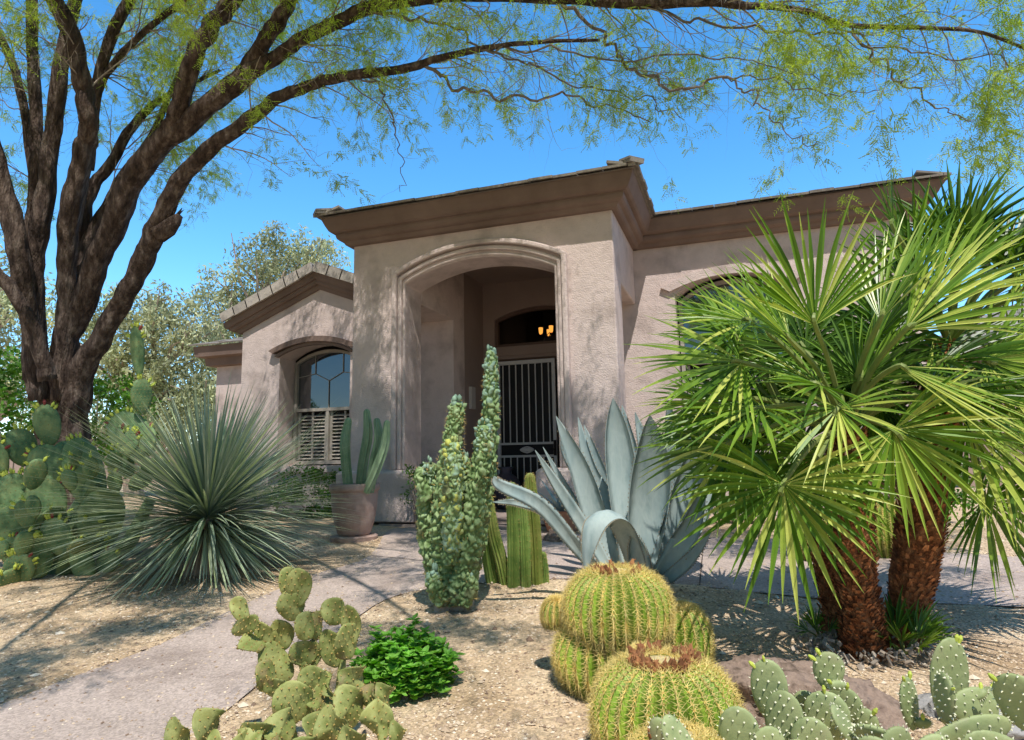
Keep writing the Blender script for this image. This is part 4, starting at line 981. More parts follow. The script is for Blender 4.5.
def padpx(parent, u0, v0, u1, v1, wpx, d, m, ar, seed, yaw=0., dd=0, **k):
    """pad from base (u0,v0) to tip (u1,v1), width in px at distance d, yaw = turn of the face about its axis"""
    a = at(u0, v0, d); b = at(u1, v1, d+dd); up = b-a; L_ = up.length; f = (CAM-a).normalized(); f = (f-up.normalized()*f.dot(up.normalized())).normalized()
    f = Matrix.Rotation(yaw, 3, up.normalized()) @ f
    cw = max(.35, abs(math.cos(yaw)))
    return pad(parent, a, up, f, L_, wpx*d/FPX/cw, m, ar, seed, **k)
# bottom right, pale green with white dots
pr_ = thing('prickly_pear', 'pale green prickly pear with white dotted pads along the bottom right', 'cactus', bpos(830, 2.0))
PR = [ # u0 v0 u1 v1 w depth yaw buds
 (775,672,758,612+50,0,0,0,0),
]
PR = [(772,722,767,658,36,2.02,.1,2),(782,700,764,662,20,2.05,.6,1),(782,755,786,690,38,1.95,.2,0),(806,720,806,690,25,2.1,.0,0),(828,745,826,690,44,1.98,.0,1),(828,690,829,651,30,2.02,.15,2),(850,735,842,685,34,2.06,.2,2),(835,690,838,680,14,2.0,1,1),
 (742,775,738,705,42,1.9,.1,0),(700,775,662,716,26,1.75,.5,0),(672,720+40,655,716,22,1.8,.3,0),(775,778,765,725,34,1.85,.3,0),(812,780,812,716,42,1.9,.0,0),(795,760,790,740,28,1.9,.4,1),
 (866,755,868,708,24,2.0,.2,1),(862,748,829,708,14,1.9,1.1,0),(898,748,856,724,18,1.85,1.0,0),(915,730,903,677,16,2.02,1.05,2),(925,728,920,718,16,2.0,.3,1),
 (952,728,946,636,34,1.95,.75,2),(944,722,946,673,18,1.85,1.0,1),(950,705,998,710,40,1.9,.25,2),(945,722,1000,690,20,2.0,.9,2),(1000,700,1026,706,40,1.95,.2,0),(1034,735,1012,672,46,1.8,.3,3),
 (930,742,1010,722,26,1.82,.7,0),(1040,775,960,738,44,1.75,.3,0),(905,762,890,727,30,1.8,.4,0),(880,770,870,735,34,1.78,.2,0),(940,770,925,735,36,1.75,.4,0),(975,700,985,690,8,1.9,.4,1)]
for i, (u0, v0, u1, v1, w2, d, yw, bd) in enumerate(PR): padpx(pr_, u0, v0, u1, v1, w2*1.05, d, 'pad_b', 'areole', 100+i, yaw=yw*(1 if i % 2 else -1), buds=bd, th=.012)
# bottom left, yellow-green wavy
pl_ = thing('prickly_pear', 'yellow green prickly pear with wavy crowded pads at the bottom left', 'cactus', bpos(310, 2.4))
PL = [(298,606,300,567,26,2.42,.25),(292,600,284,567,20,2.46,.5),(290,622,292,590,28,2.42,.2),(308,640,301,612,22,2.38,.5),(284,650,280,618,24,2.45,.3),(246,622,234,597,18,2.42,.2),(252,634,240,618,26,2.4,.9),(264,648,240,640,18,2.38,1.0),(266,650,262,620,18,2.44,.6),
 (338,625,329,598,26,2.4,.2),(352,645,350,603,20,2.38,.3),(318,640,312,612,18,2.46,.9),(308,665,300,640,30,2.4,.3),(290,680,262,645,30,2.4,.3),(335,668,328,628,24,2.4,.2),(345,660,347,622,26,2.36,.6),(312,668,316,640,16,2.42,.6),
 (268,692,262,660,22,2.3,.5),(280,700,272,676,22,2.28,.7),(292,725,293,680,42,2.22,.05),(316,695,310,665,30,2.3,.3),(330,708,312,690,26,2.28,.9),(322,690,330,678,22,2.3,.9),(355,695,350,665,30,2.32,.3),(300,670,305,660,24,2.4,.1),
 (352,730,345,685,32,2.18,.3),(368,712,375,688,30,2.2,.6),(382,712,385,682,20,2.22,.4),(376,742,382,700,32,2.1,.4),(395,752,398,722,18,2.05,.3),(335,748,330,706,32,2.1,.4),(312,752,314,712,26,2.12,.8),(350,760,352,724,28,2.05,.2),(288,745,272,715,36,2.1,.6),
 (262,760,252,718,36,2.05,.2),(248,762,232,738,34,2.0,.6),(180,760,175,718,24,2.1,.15),(205,750,207,708,28,2.1,.7),(215,770,216,730,20,2.05,.3),(300,770,300,735,40,2.0,.4),(235,765,262,735,24,2.0,.9),(330,770,330,742,34,1.98,.2),(278,770,285,738,34,1.98,.3),(370,775,366,742,34,1.98,.4)]
for i, (u0, v0, u1, v1, w2, d, yw) in enumerate(PL): padpx(pl_, u0, v0, u1, v1, w2*1.02, d, 'pad_y', 'areole_y', 200+i, yaw=yw*(1 if i % 2 else -1), wavy=(1.0 if i > 20 else .4), th=.008)
mb = MB()
for a, b in (((310,760,2.3),(300,650,2.42)),((330,760,2.3),(340,660,2.38)),((290,760,2.2),(275,690,2.35)),((200,800,2.1),(200,740,2.1))): mb.tube([at(*a)+CF*.05, at(*b)+CF*.04], [.022,.014], 8)
mb.build('stem', M['pad_y'], pl_)
# left, tall grey-green
pg = thing('prickly_pear', 'tall grey green prickly pear with red fruits beneath the mesquite', 'cactus', gr(45, 566)); GD = 5.9
PG = [(147,378,143,325,18,5.9,.3,4),(150,415,148,378,28,5.9,.4,3),(160,455,120,415,52,5.9,.2,4),(178,505,162,425,34,5.9,.5,2),(152,525,170,455,44,5.85,.3,2),(145,520,105,480,56,5.8,.1,2),(105,520,75,430,50,5.95,.3,3),(82,480,28,448,46,5.9,.2,4),(30,470,15,425,40,6.0,.4,4),
 (130,480,128,420,14,5.85,1.1,1),(100,570,112,480,60,5.8,.15,0),(170,530,158,470,26,5.9,.9,1),(190,520,232,470,34,6.0,.5,1),(222,478,240,430+15,22,6.0,.3,1),(150,545,206,520,46,5.9,.2,1),(205,530,235,505,30,6.0,.6,1),(60,530,40,470,48,5.85,.4,3),(30,520,5,470,46,5.8,.2,4),(20,560,10,500,50,5.6,.3,2),
 (40,570,60,500,40,5.7,.7,1),(75,560,48,515,36,5.6,.3,3),(62,590,95,540,34,5.65,.6,1),(95,600,80,545,30,5.6,.2,2),(45,590,30,540,46,5.5,.2,2),(15,600,25,555,40,5.4,.4,3),(0,620,12,570,34,5.3,.7,2),(100,585,125,555,30,5.7,.3,3),(110,600,70,575,30,5.5,.8,1),(5,560,-10,500,50,5.6,.3,3),(-10,500,-15,430,50,5.8,.3,3),(185,580,190,548,36,5.9,.2,0),(130,600,100,560,40,5.8,.5,2),(85,470,60,440,34,6.1,.3,3),(55,450,45,400,34,6.1,.3,4),(180,500,205,490,30,6.1,.4,0)]
q_ = random.Random(77)
for k in range(26):
    u0 = q_.uniform(-5, 150); v0 = q_.uniform(470, 580) if u0 < 110 else q_.uniform(450, 520); L0 = q_.uniform(24, 42); a0 = q_.gauss(0, .6)
    PG.append((u0, v0, u0+L0*math.sin(a0), v0-L0*math.cos(a0), L0*.72, q_.uniform(5.45, 6.1) if v0 < 545 else q_.uniform(5.3, 5.6), q_.uniform(0, 1.2), q_.randint(1, 3)))
PG = [q for q in PG if not ((q[0] > 150 and q[1] > 470) or (q[0] > 105 and q[1] > 500))]
for i, (u0, v0, u1, v1, w2, d, yw, bd) in enumerate(PG):
    mu, mv = (u0+u1)/2, (v0+v1)/2
    if i > 2: u0, v0, u1, v1 = mu+(u0-mu)*.84, mv+(v0-mv)*.84, mu+(u1-mu)*.84, mv+(v1-mv)*.84
    padpx(pg, u0*.95, v0-8 if v0 > 560 else v0, u1*.95, v1-6 if v1 > 540 else v1, w2*.74, d, 'pad_g', 'areole_y', 300+i, yaw=yw*(1 if i % 2 else -1), buds=int(bd*2.5), th=.03, fruits=(i % 2 == 0), dots=True)
mb = MB(); mb.tube([gr(60,572)-V((0,0,.05)), at(75,520,5.95), at(95,480,5.95)], [.12,.1,.06], 10, jit=.2); mb.tube([gr(110,565), at(130,540,5.95), at(150,500,5.95)], [.08,.07,.05], 10, jit=.2); mb.build('stem', M['pad_g'], pg)

# ---- columnar cacti
def column_stem(mb, P, rads, ribs, t=.5):
    Q = catmull([tuple(p)+(r,) for p, r in zip(P, rads)], 7); pts = [V(q[:3]) for q in Q]; rad = [q[3] for q in Q]
    d = (pts[-1]-pts[-2]).normalized(); R0 = rad[-1]
    for k in (.35,.6,.8,.93): pts.append(pts[len(Q)-1]+d*R0*1.4*k); rad.append(R0*math.sqrt(1-k*k))
    mb.tube(pts, rad, ribs*2, t, ribs=.17)
    return pts, rad
def stem_spines(mb, pts, rad, ribs, r, st=2, L_=.012, n=4):
    for i in range(1, len(pts)-1):
        d = (pts[i+1]-pts[i-1]).normalized(); x = d.orthogonal().normalized(); y = d.cross(x)
        for k in range(ribs):
            a = 2*PI*(k+r.uniform(-.1,.1))/ribs; n_ = x*math.cos(a)+y*math.sin(a); p = pts[i]+n_*rad[i]*1.08+d*r.uniform(-.01,.01)
            for q in range(n):
                dd = (n_+rv(r)*.8).normalized(); w2 = dd.orthogonal().normalized()*.001; mb.add([p-w2, p+w2, p+dd*L_*r.uniform(.7,1.4)], [(0,1,2)], 1)
cc = thing('column_cactus', 'clump of five upright ribbed green cactus columns beside the knobby cactus', 'cactus', gr(522, 587)); cD = dep(cc.location)
cr_ = random.Random(3)
for P, rr, tt in (([(514,590,0),(514,540,0),(513,505,0),(512,488,0)],(.046,.050,.047,.036),.5),([(536,590,.03),(534,540,.03),(531,500,.03),(530,479,.03)],(.050,.055,.052,.038),.3),([(526,588,-.02),(525,540,-.02),(523,510,0),(521,493,.0)],(.036,.040,.038,.03),.55),
                  ([(506,586,.08),(501,560,.08),(493,530,.08),(489,500,.08)],(.044,.047,.045,.032),.4),([(493,584,.15),(489,560,.15),(487,545,.15)],(.050,.052,.045),.6),([(545,586,.05),(544,570,.05),(543,556,.05)],(.032,.034,.026),.6)):
    mb = MB(); pts, rad = column_stem(mb, [at(u, v, cD+d) for u, v, d in P], [q*.86 for q in rr], 13, tt); o = mb.build('stem', M['column'], cc); sp = MB(); stem_spines(sp, pts, rad, 11, cr_); sp.build('spines', M['areole_y'], o)
# ---- pot with cactus
pb = gr(354, 541); pD = dep(pb)
pt_ = thing('plant_pot', 'weathered terracotta pot on a round saucer beside the left pier', 'pot', pb)
px = pD/FPX
mb = MB(); mb.lathe(pb, [(0,.0),(22*px,0),(23*px,.01),(23.5*px,5*px),(22*px,6*px),(0,6*px)], 36); mb.build('saucer', M['pot'], pt_, smooth=False)
mb = MB(); Z = 6.2*px; mb.lathe(pb+V((0,0,Z)), [(0,0),(15*px,0),(16.5*px,2*px),(20*px,14*px),(22.5*px,28*px),(23*px,40*px),(23.2*px,43*px),(24.6*px,43.5*px),(25.2*px,45*px),(25.2*px,49*px),(24.4*px,50.5*px),(22.5*px,50.5*px),(21.5*px,48*px),(21*px,45*px)], 40)
mb.build('body', M['pot'], pt_, smooth=True)
mb = MB(); mb.lathe(pb+V((0,0,Z)), [(21.2*px,46*px),(0.001,46.6*px)], 24); mb.build('soil', M['soil'], pt_)
pc = thing('potted_cactus', 'four slender banded green cactus stems growing in the terracotta pot', 'cactus', pb+V((0,0,Z+46*px)))
for P, rr in (([(349,492,0),(346,465,0),(345,440,0),(348,422,0)],(.045,.046,.046,.034)),([(360,492,.05),(363,465,.05),(368,435,.05),(367,413,.05)],(.044,.047,.046,.032)),([(369,492,-.05),(374,465,-.05),(379,440,-.03),(377,422,0)],(.044,.05,.046,.032)),([(366,492,-.1),(376,470,-.12),(385,445,-.12),(387,424,-.12)],(.04,.044,.042,.03))):
    mb = MB(); column_stem(mb, [at(u, v, pD+d) for u, v, d in P], rr, 7, rnd.uniform(.8,1.15)); mb.build('stem', M['potcac'], pc)

# ---- knobby monstrose cactus
mo = thing('knobby_cactus', 'tall knobby blue green monstrose cactus with yellow patches by the path', 'cactus', gr(452, 610)); mD = dep(mo.location)
kr = random.Random(12)
ICO_V = []; ICO_F = []
ph_ = (1+5**.5)/2
for a, b in ((1,ph_),(-1,ph_),(1,-ph_),(-1,-ph_)): ICO_V += [V((a,b,0)).normalized(), V((0,a,b)).normalized(), V((b,0,a)).normalized()]
import bmesh
bmx = bmesh.new(); bmesh.ops.create_icosphere(bmx, subdivisions=1, radius=1); ICO_V = [v.co.copy() for v in bmx.verts]; ICO_F = [tuple(v.index for v in f.verts) for f in bmx.faces]; bmx.free()
bmx = bmesh.new(); bmesh.ops.create_icosphere(bmx, subdivisions=2, radius=1); IC2_V = [v.co.copy() for v in bmx.verts]; IC2_F = [tuple(v.index for v in f.verts) for f in bmx.faces]; bmx.free()
def lump(mb, c, r, ax, t, rr):
    q = ax.to_track_quat('Z', 'Y'); s = V((r*rr.uniform(.5,1.1), r*rr.uniform(.6,1.1), r*rr.uniform(.9,1.7))); hz_ = rr.random()*9
    mb.add([c+q@V((v.x*s.x, v.y*s.y, v.z*s.z))*(1+.45*noise.noise(v*1.9+V((hz_, 0, 0)))) for v in ICO_V], ICO_F, t)
MC = [ # columns: pts, radii(px), lumps, tint(blue top)
 ([(460,602,0),(475,545,.0),(487,470,.0),(491,400,0),(491,350,0)], (12,11,10,9.5,6), 520, .75),
 ([(450,602,-.05),(446,545,-.05),(447,480,-.05),(455,430,-.05),(457,402,-.05)], (15,16,13,10,7), 640, .45),
 ([(458,602,-.12),(466,560,-.12),(474,500,-.12),(483,450,-.12),(484,425,-.12)], (14,13,12,10,8), 420, .65),
 ([(447,602,.05),(433,560,.05),(426,508,.05),(431,462,.05)], (12,12,11,8), 330, .6),
 ([(444,602,-.1),(437,590,-.12),(433,570,-.12)], (9,10,8), 150, .72),
 ([(462,604,-.15),(468,592,-.15),(469,572,-.15)], (9,10,8), 120, .4),
 ([(452,560,-.15),(452,510,-.17),(453,470,-.18),(453,442,-.15)], (11,12,11,7), 260, 1.0),
 ([(428,500,0),(420,478,0),(424,468,0)], (8,7,6), 60, .72),
 ([(466,500,0),(465,478,0),(464,455,0)], (9,9,6), 90, .72),
]
body = MB()
for P, rr, n, tt in MC:
    mb = MB()
    Q = catmull([tuple(at(u, v, mD+d))+(r*.92*mD/FPX,) for (u, v, d), r in zip(P, rr)], 6); nq = len(Q)
    L_tot = sum((V(Q[i+1][:3])-V(Q[i][:3])).length for i in range(nq-1)); rows = int(L_tot/.0065); na = int(max(28, 6.28*max(q[3] for q in Q)/.0065)); prevx = None; hs_ = []
    o_v = len(mb.v)
    for i in range(rows+1):
        f = i/rows*(nq-1.001); j = int(f); a = V(Q[j][:3]); b = V(Q[j+1][:3]); p = a+(b-a)*(f-j); d = (b-a).normalized(); r0 = Q[j][3]+(Q[j+1][3]-Q[j][3])*(f-j)
        x = d.orthogonal() if prevx is None else prevx-d*prevx.dot(d); x.normalize(); prevx = x; y = d.cross(x)
        if i > rows-5: r0 *= math.sqrt(max(.02, 1-((i-rows+5)/5)**2))
        for k in range(na):
            n_ = x*math.cos(6.28318*k/na)+y*math.sin(6.28318*k/na); q = p+n_*r0*.85; qq = V((q.x*26, q.y*26, q.z*17))+V((noise.noise(q*30), noise.noise(q*30+V((5,0,0))), noise.noise(q*25)))*.5
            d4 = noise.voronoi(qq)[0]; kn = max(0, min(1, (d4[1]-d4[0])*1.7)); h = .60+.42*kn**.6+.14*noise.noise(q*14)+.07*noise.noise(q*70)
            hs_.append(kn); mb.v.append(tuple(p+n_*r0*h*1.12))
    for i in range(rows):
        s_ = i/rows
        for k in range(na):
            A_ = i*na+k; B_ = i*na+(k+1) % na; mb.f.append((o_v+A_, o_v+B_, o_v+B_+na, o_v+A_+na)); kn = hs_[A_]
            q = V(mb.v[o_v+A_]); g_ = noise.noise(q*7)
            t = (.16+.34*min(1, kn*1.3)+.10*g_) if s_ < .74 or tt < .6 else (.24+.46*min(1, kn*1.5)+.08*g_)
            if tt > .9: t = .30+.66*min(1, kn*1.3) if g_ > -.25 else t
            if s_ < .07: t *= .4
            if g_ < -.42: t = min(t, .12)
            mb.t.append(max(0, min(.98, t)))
    for k in range(int(n*.22)):
        s = kr.random(); f = s*(nq-1); i = min(int(f), nq-2); a = V(Q[i][:3]); b = V(Q[i+1][:3]); p = a+(b-a)*(f-i); d = (b-a).normalized(); r0 = Q[i][3]
        x = d.orthogonal().normalized(); y = d.cross(x); th = kr.random()*6.283; n_ = x*math.cos(th)+y*math.sin(th)
        t = tt if tt > .9 else (.35+.4*kr.random() if s < .55 else .5+(tt-.4)*kr.uniform(.3,1.0)); t = kr.uniform(.27, .60) if s < .75 else min(t, .7)
        if tt > .9: t = kr.choice([.55,.97,.97,.9,.95])
        elif kr.random() < .5: t = min(t, .6)
        if tt <= .9 and s > .7 and tt > .6: t = .75
        lump(mb, p+n_*r0*kr.uniform(.55,.98), kr.choice([.008,.010,.013,.017])*kr.uniform(.8,1.2), (n_+d*.9).normalized(), t, kr)
    e = V(Q[-1][:3]); 
    for k in range(6): lump(mb, e+rv(kr)*Q[-1][3]*.7, kr.uniform(.012,.018), V((0,0,1)), .72 if tt < .9 else .9, kr)
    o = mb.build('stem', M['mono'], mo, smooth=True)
    sp = MB()
    for k in range(n//2):
        f = kr.random()*(nq-1); i = int(f); p = V(Q[i][:3]); d = rv(kr); p = p+d*Q[i][3]*1.05
        for z in range(4): dd = (d+rv(kr)*.7).normalized(); w2 = dd.orthogonal()*.0012; sp.add([p-w2, p+w2, p+dd*kr.uniform(.012,.03)], [(0,1,2)])
    sp.build('spines', M['areole_y'], o)
mb = MB(); a = mo.location; mb.tube([a-V((0,0,.05)), a+V((0,0,.06)), a+V((.02,0,.2))], [.12,.10,.09], 12, jit=.4); mb.build('base', M['husk'], mo)

# ---- herb
hb = gr(404, 690); hrr = random.Random(8)
he = thing('herb', 'bright green leafy herb clump on gravel beside the yellow green prickly pear', 'plant', hb)
mb = MB(); st_ = MB()
for k in range(170):
    th = hrr.random()*6.283; rr = math.sqrt(hrr.random())*.215; h = .19*(1-(rr/.27)**3)*hrr.uniform(.45,1.15)*(1+.5*noise.noise(V((th*1.3,rr*9,2))))+.04; top = hb+V((math.cos(th)*rr, math.sin(th)*rr, h))
    st_.tube([hb+V((math.cos(th)*rr*.3, math.sin(th)*rr*.3, 0)), top], [.003,.002], 3)
    t0 = hrr.uniform(.7,1.25)
    for lv_ in range(4):
        cpt = top+V((hrr.uniform(-.025,.025),hrr.uniform(-.025,.025),-.03*lv_))
        for q in range(5):
            a = q*1.256+lv_*.6+hrr.uniform(-.2,.2); d = V((math.cos(a), math.sin(a), hrr.uniform(-.2,.9))).normalized(); s = d.cross(V((0,0,1))).normalized(); L_ = hrr.uniform(.024,.050); w2 = L_*.36
            n_ = s.cross(d)
            mb.add([cpt, cpt+d*L_*.35+s*w2+n_*.004, cpt+d*L_*.8+s*w2*.6, cpt+d*L_, cpt+d*L_*.8-s*w2*.6, cpt+d*L_*.35-s*w2+n_*.004, cpt+d*L_*.45-n_*.004], [(0,1,6),(1,2,6),(2,3,6),(3,4,6),(4,5,6),(5,0,6)], t0*hrr.uniform(.8,1.2))
mb.build('leaves', M['herb'], he); st_.build('stems', M['petiole'], he)

# ---- fan palms
def fan(parent, hub, mid, nrm, L_, nseg, spread, crown, r, t0=1.0, droop=.25, plen_r=.012, fold=.0, fused=.44, lab=None, mt='palm'):
    mid = mid.normalized(); nrm = (nrm-mid*nrm.dot(mid)).normalized(); side = nrm.cross(mid)
    mb = MB()
    for k in range(nseg):
        a = -spread+2*spread*(k+.5)/nseg+r.uniform(-.015,.015); d = mid*math.cos(a)+side*math.sin(a)
        d = (d + nrm*(.30*(abs(a)/spread)**1.5*.6 + r.uniform(-.10,.10)+.06*(1 if k % 2 else -1)) + V((0,0,r.uniform(-.05,.03)))).normalized()
        ll = L_*(1-.25*(abs(a)/spread)**2)*r.uniform(.82,1.08); dw = spread*2/nseg
        s_ = d.cross(nrm).normalized(); t = t0*r.uniform(.55,1.4)
        if r.random() < .08: t *= 1.5
        q = hub+nrm*.0; dd = V(d); vs = []; ns = 8; dr = droop*r.uniform(.6,1.5)
        sg = 1 if k % 2 else -1
        for i in range(ns+1):
            s = i/ns; dist = ll*s
            wfull = dist*dw*.52
            if s < fused: ww = wfull
            else: ww = ll*fused*dw*.58*(1-((s-fused)/(1-fused))**1.4)*.95
            ww = max(ww, .0006)
            n2 = s_.cross(dd).normalized(); rdg = ww*.75
            vs += [q-s_*ww+n2*rdg*.0, q+n2*-rdg*1.1, q+s_*ww]
            if s > .35: dd = (dd+V((0,0,-dr*.28*(s)))+ (V((r.uniform(-1,1),r.uniform(-1,1),r.uniform(-1,1)))*.02)).normalized()
            q = q+dd*(ll/ns)
        fs = []
        for i in range(ns): b = 3*i; fs += [(b,b+1,b+4,b+3),(b+1,b+2,b+5,b+4)]
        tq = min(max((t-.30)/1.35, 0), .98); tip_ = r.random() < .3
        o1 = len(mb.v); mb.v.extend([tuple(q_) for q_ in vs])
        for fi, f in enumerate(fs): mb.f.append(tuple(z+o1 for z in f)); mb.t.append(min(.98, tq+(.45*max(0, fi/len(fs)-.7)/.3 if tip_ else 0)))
    o = mb.build('frond', M[mt], parent)
    if mt != 'palm': o['label'] = 'dead brown hanging frond'
    if crown is not None:
        pb_ = MB(); m1 = (crown+hub)/2+V((0,0,.10*(hub-crown).length)); pts = catmull([tuple(crown), tuple(m1), tuple(hub), tuple(hub+mid*.05)], 5)
        pb_.tube(pts, [plen_r*(1.3-.6*i/len(pts)) for i in range(len(pts))], 5); pb_.build('petiole', M['petiole' if mt == 'palm' else mt], o)
    return o
def palm_trunk(parent, P, rads, r, nsc):
    Q = catmull([tuple(p)+(q,) for p, q in zip(P, rads)], 8); pts = [V(q[:3]) for q in Q]; rad = [q[3] for q in Q]; n = len(pts)
    mb = MB(); mb.tube(pts, rad, 20, .8, jit=.12)
    for k in range(nsc):
        f = (k/nsc)*(n-1.01); i = int(f); p = pts[i]+(pts[i+1]-pts[i])*(f-i); d = (pts[i+1]-pts[i]).normalized(); x = d.orthogonal().normalized(); y = d.cross(x)
        a = k*2.39996+r.uniform(-.2,.2); n_ = x*math.cos(a)+y*math.sin(a); s_ = d.cross(n_); rr = rad[i]
        L_ = r.uniform(.02,.042); w2 = r.uniform(.006,.016); b0 = p+n_*rr*.96; tip = b0+(d*.8+n_*r.uniform(.45,.8)).normalized()*L_; t = r.uniform(.5,2.0)
        mb.add([b0-s_*w2, b0+s_*w2, tip+s_*w2*.6, tip-s_*w2*.6, b0-s_*w2*.6-n_*.0+d*.01, tip-n_*.008], [(0,1,2,3),(1,5,2),(0,3,5)], t)
        for z in range(3):   # loose fibres
            q = b0+s_*r.uniform(-.02,.02); e = q+(n_*r.uniform(.2,1)+rv(r)*.7-V((0,0,.3))).normalized()*r.uniform(.02,.05); w3 = s_*.0012; mb.add([q-w3, q+w3, e], [(0,1,2)], r.uniform(.8,2.2))
    return mb.build('trunk', M['fibre'], parent)
pr2 = random.Random(31)
p1 = thing('fan_palm', 'front fan palm with reddish fibrous trunk and big glossy fans', 'palm', gr(868, 657), 'fan palms in the right bed'); d1 = dep(p1.location)
crown1 = at(846, 430, d1+.05)
palm_trunk(p1, [p1.location-V((0,0,.08)), at(863,630,d1), at(855,570,d1), at(850,500,d1), crown1], [.108,.088,.085,.095,.08], pr2, 1500)
p2 = thing('fan_palm', 'rear fan palm leaning right with dark shaggy trunk', 'palm', gr(893, 648), 'fan palms in the right bed'); d2 = dep(p2.location)
crown2 = at(950, 345, d2+.25)
palm_trunk(p2, [p2.location-V((0,0,.08)), at(905,620,d2+.05), at(916,560,d2+.1), at(925,490,d2+.15), at(938,420,d2+.2), crown2], [.095,.085,.105,.11,.10,.07], pr2, 1300)
p3 = thing('fan_palm', 'thin dark shaded palm trunk left of the front palm', 'palm', gr(838, 640), 'fan palms in the right bed'); d3 = dep(p3.location)+.1
crown3 = at(800, 455, d3+.1)
palm_trunk(p3, [p3.location-V((0,0,.08)), at(832,600,d3), at(815,530,d3), crown3], [.075,.055,.045,.04], pr2, 500)
# husk litter at trunk bases
mb = MB()
for k in range(220):
    a = pr2.random()*6.283; rr = .14+.14*pr2.random()**1.5; c_ = p1.location+V((math.cos(a)*rr*1.3+.02, math.sin(a)*rr*.9, 0)); c_.z = gz(c_.x, c_.y)+.02+.12*pr2.random()*(1-rr/.3)
    ax = rv(pr2); ax.z = abs(ax.z)*.6+.2; ax.normalize(); s_ = ax.cross(rv(pr2)).normalized(); mb.obox(c_, ax, s_, ax.cross(s_), pr2.uniform(.008,.022), pr2.uniform(.005,.011), .003, pr2.uniform(.5,1.4))
tag(mb.build('husk_litter', M['husk']), kind='stuff')
# explicit fans: palm, hub(u,v), direction px (du,dv), depth offset, length px, normal tilt, tint
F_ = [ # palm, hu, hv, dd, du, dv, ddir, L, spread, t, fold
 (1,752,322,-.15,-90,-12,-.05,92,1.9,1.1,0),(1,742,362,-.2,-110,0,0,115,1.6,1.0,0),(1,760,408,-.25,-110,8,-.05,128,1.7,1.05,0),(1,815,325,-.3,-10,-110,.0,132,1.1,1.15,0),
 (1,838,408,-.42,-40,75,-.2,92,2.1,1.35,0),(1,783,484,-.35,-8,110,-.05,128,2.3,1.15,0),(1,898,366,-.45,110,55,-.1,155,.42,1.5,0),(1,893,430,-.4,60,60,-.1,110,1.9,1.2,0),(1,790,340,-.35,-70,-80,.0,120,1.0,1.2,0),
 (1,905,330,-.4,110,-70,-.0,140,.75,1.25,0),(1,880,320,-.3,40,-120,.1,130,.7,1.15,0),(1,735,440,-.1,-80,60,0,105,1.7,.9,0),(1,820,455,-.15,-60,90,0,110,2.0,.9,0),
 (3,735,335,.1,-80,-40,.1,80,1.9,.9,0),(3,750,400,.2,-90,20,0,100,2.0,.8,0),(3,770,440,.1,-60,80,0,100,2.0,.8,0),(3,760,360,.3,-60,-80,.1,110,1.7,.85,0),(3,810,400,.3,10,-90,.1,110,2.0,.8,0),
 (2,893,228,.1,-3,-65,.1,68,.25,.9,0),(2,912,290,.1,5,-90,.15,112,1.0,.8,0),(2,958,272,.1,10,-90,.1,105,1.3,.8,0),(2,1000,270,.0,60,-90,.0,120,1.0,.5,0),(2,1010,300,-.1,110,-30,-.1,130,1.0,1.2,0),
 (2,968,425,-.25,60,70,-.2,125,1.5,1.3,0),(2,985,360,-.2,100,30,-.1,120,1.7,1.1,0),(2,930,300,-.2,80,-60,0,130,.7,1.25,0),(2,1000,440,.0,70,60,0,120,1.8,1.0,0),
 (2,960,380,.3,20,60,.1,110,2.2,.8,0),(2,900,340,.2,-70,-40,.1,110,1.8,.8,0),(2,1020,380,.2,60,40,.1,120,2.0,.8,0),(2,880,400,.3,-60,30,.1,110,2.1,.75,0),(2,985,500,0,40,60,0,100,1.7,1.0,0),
 (1,700,400,.1,-60,40,.1,70,1.9,.85,0),(1,860,380,-.1,10,-60,.1,90,2.2,.8,0),(1,820,385,-.2,-60,-20,.0,95,2.0,1.0,0),(1,925,395,-.3,90,10,0,110,1.3,1.15,0),
]
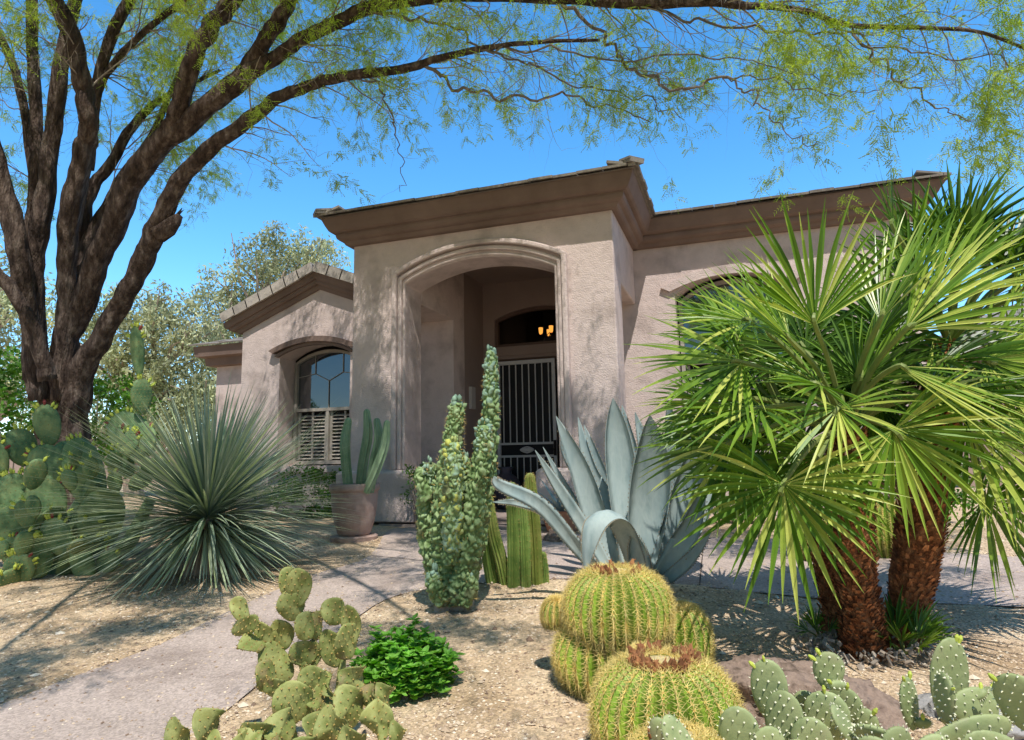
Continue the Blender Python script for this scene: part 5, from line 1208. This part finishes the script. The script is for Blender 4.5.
for (pi, hu, hv, dd, du, dv, ddr, L_, spd, t, fo) in F_:
    par, cw, dz = {1: (p1, crown1, d1), 2: (p2, crown2, d2), 3: (p3, crown3, d3)}[pi]
    d = dz+dd; hub = at(hu, hv, d); tip = at(hu+du, hv+dv, d+ddr); mid = (tip-hub).normalized()
    nrm = ((CAM-hub).normalized()*.75+V((0,0,1))*.75+rv(pr2)*.35)
    if spd < .5: nrm = (CAM-hub).normalized().cross(mid)*.9+(CAM-hub).normalized()*.5
    fan(par, hub, mid, nrm, L_*d/FPX, int(13+spd*12), spd, cw, pr2, t, .30 if spd > .5 else .1)
for par, cw, dz, n_ in ((p1, crown1, d1, 13), (p2, crown2, d2, 15), (p3, crown3, d3, 8)):
    k = 0
    while k < n_:
        d = rv(pr2)
        if d.z < -.45 or d.dot((CAM-cw).normalized()) > .15: continue
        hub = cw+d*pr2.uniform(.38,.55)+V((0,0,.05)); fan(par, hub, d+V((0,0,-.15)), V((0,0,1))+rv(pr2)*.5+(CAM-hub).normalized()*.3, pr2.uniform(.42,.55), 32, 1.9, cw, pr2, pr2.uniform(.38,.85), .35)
        k += 1
for par, cw, n_ in ((p1, crown1, 4), (p2, crown2, 5)):
    for k in range(n_):
        a = 1.1+k*6.28/n_+pr2.uniform(-.3,.3); d = V((math.cos(a)*.5, math.sin(a)*.5, -1)).normalized(); hub = cw+V((math.cos(a)*.13, math.sin(a)*.13, -.12))
        fan(par, hub, d, V((math.cos(a), math.sin(a), .2)), pr2.uniform(.25,.36), 16, .8, cw, pr2, pr2.uniform(.7,1.2), .5, .006, mt='deadleaf')
# offshoots at the feet
def pup(u, v, label, n, L_, seed):
    r = random.Random(seed); b0 = gr(u, v); t = thing('palm_seedling', label, 'plant', b0)
    for k in range(n):
        a = k*2.4+seed; el_ = r.uniform(.5,1.1); d = V((math.cos(a)*math.cos(el_), math.sin(a)*math.cos(el_), math.sin(el_))); hub = b0+d*L_*.45
        fan(t, hub, d, (V((0,0,1))+(CAM-hub).normalized()*.6), L_*r.uniform(.7,1), 12, 1.0, b0, r, r.uniform(.6,1.1), .4, .004)
pup(820, 640, 'small dark green palm seedling left of the front palm trunk', 6, .15, 1)
pup(905, 657, 'small palm seedling with upright green fans between the palm trunks', 8, .24, 2)
pup(925, 648, 'low palm seedling spreading at the foot of the rear palm', 5, .15, 3)
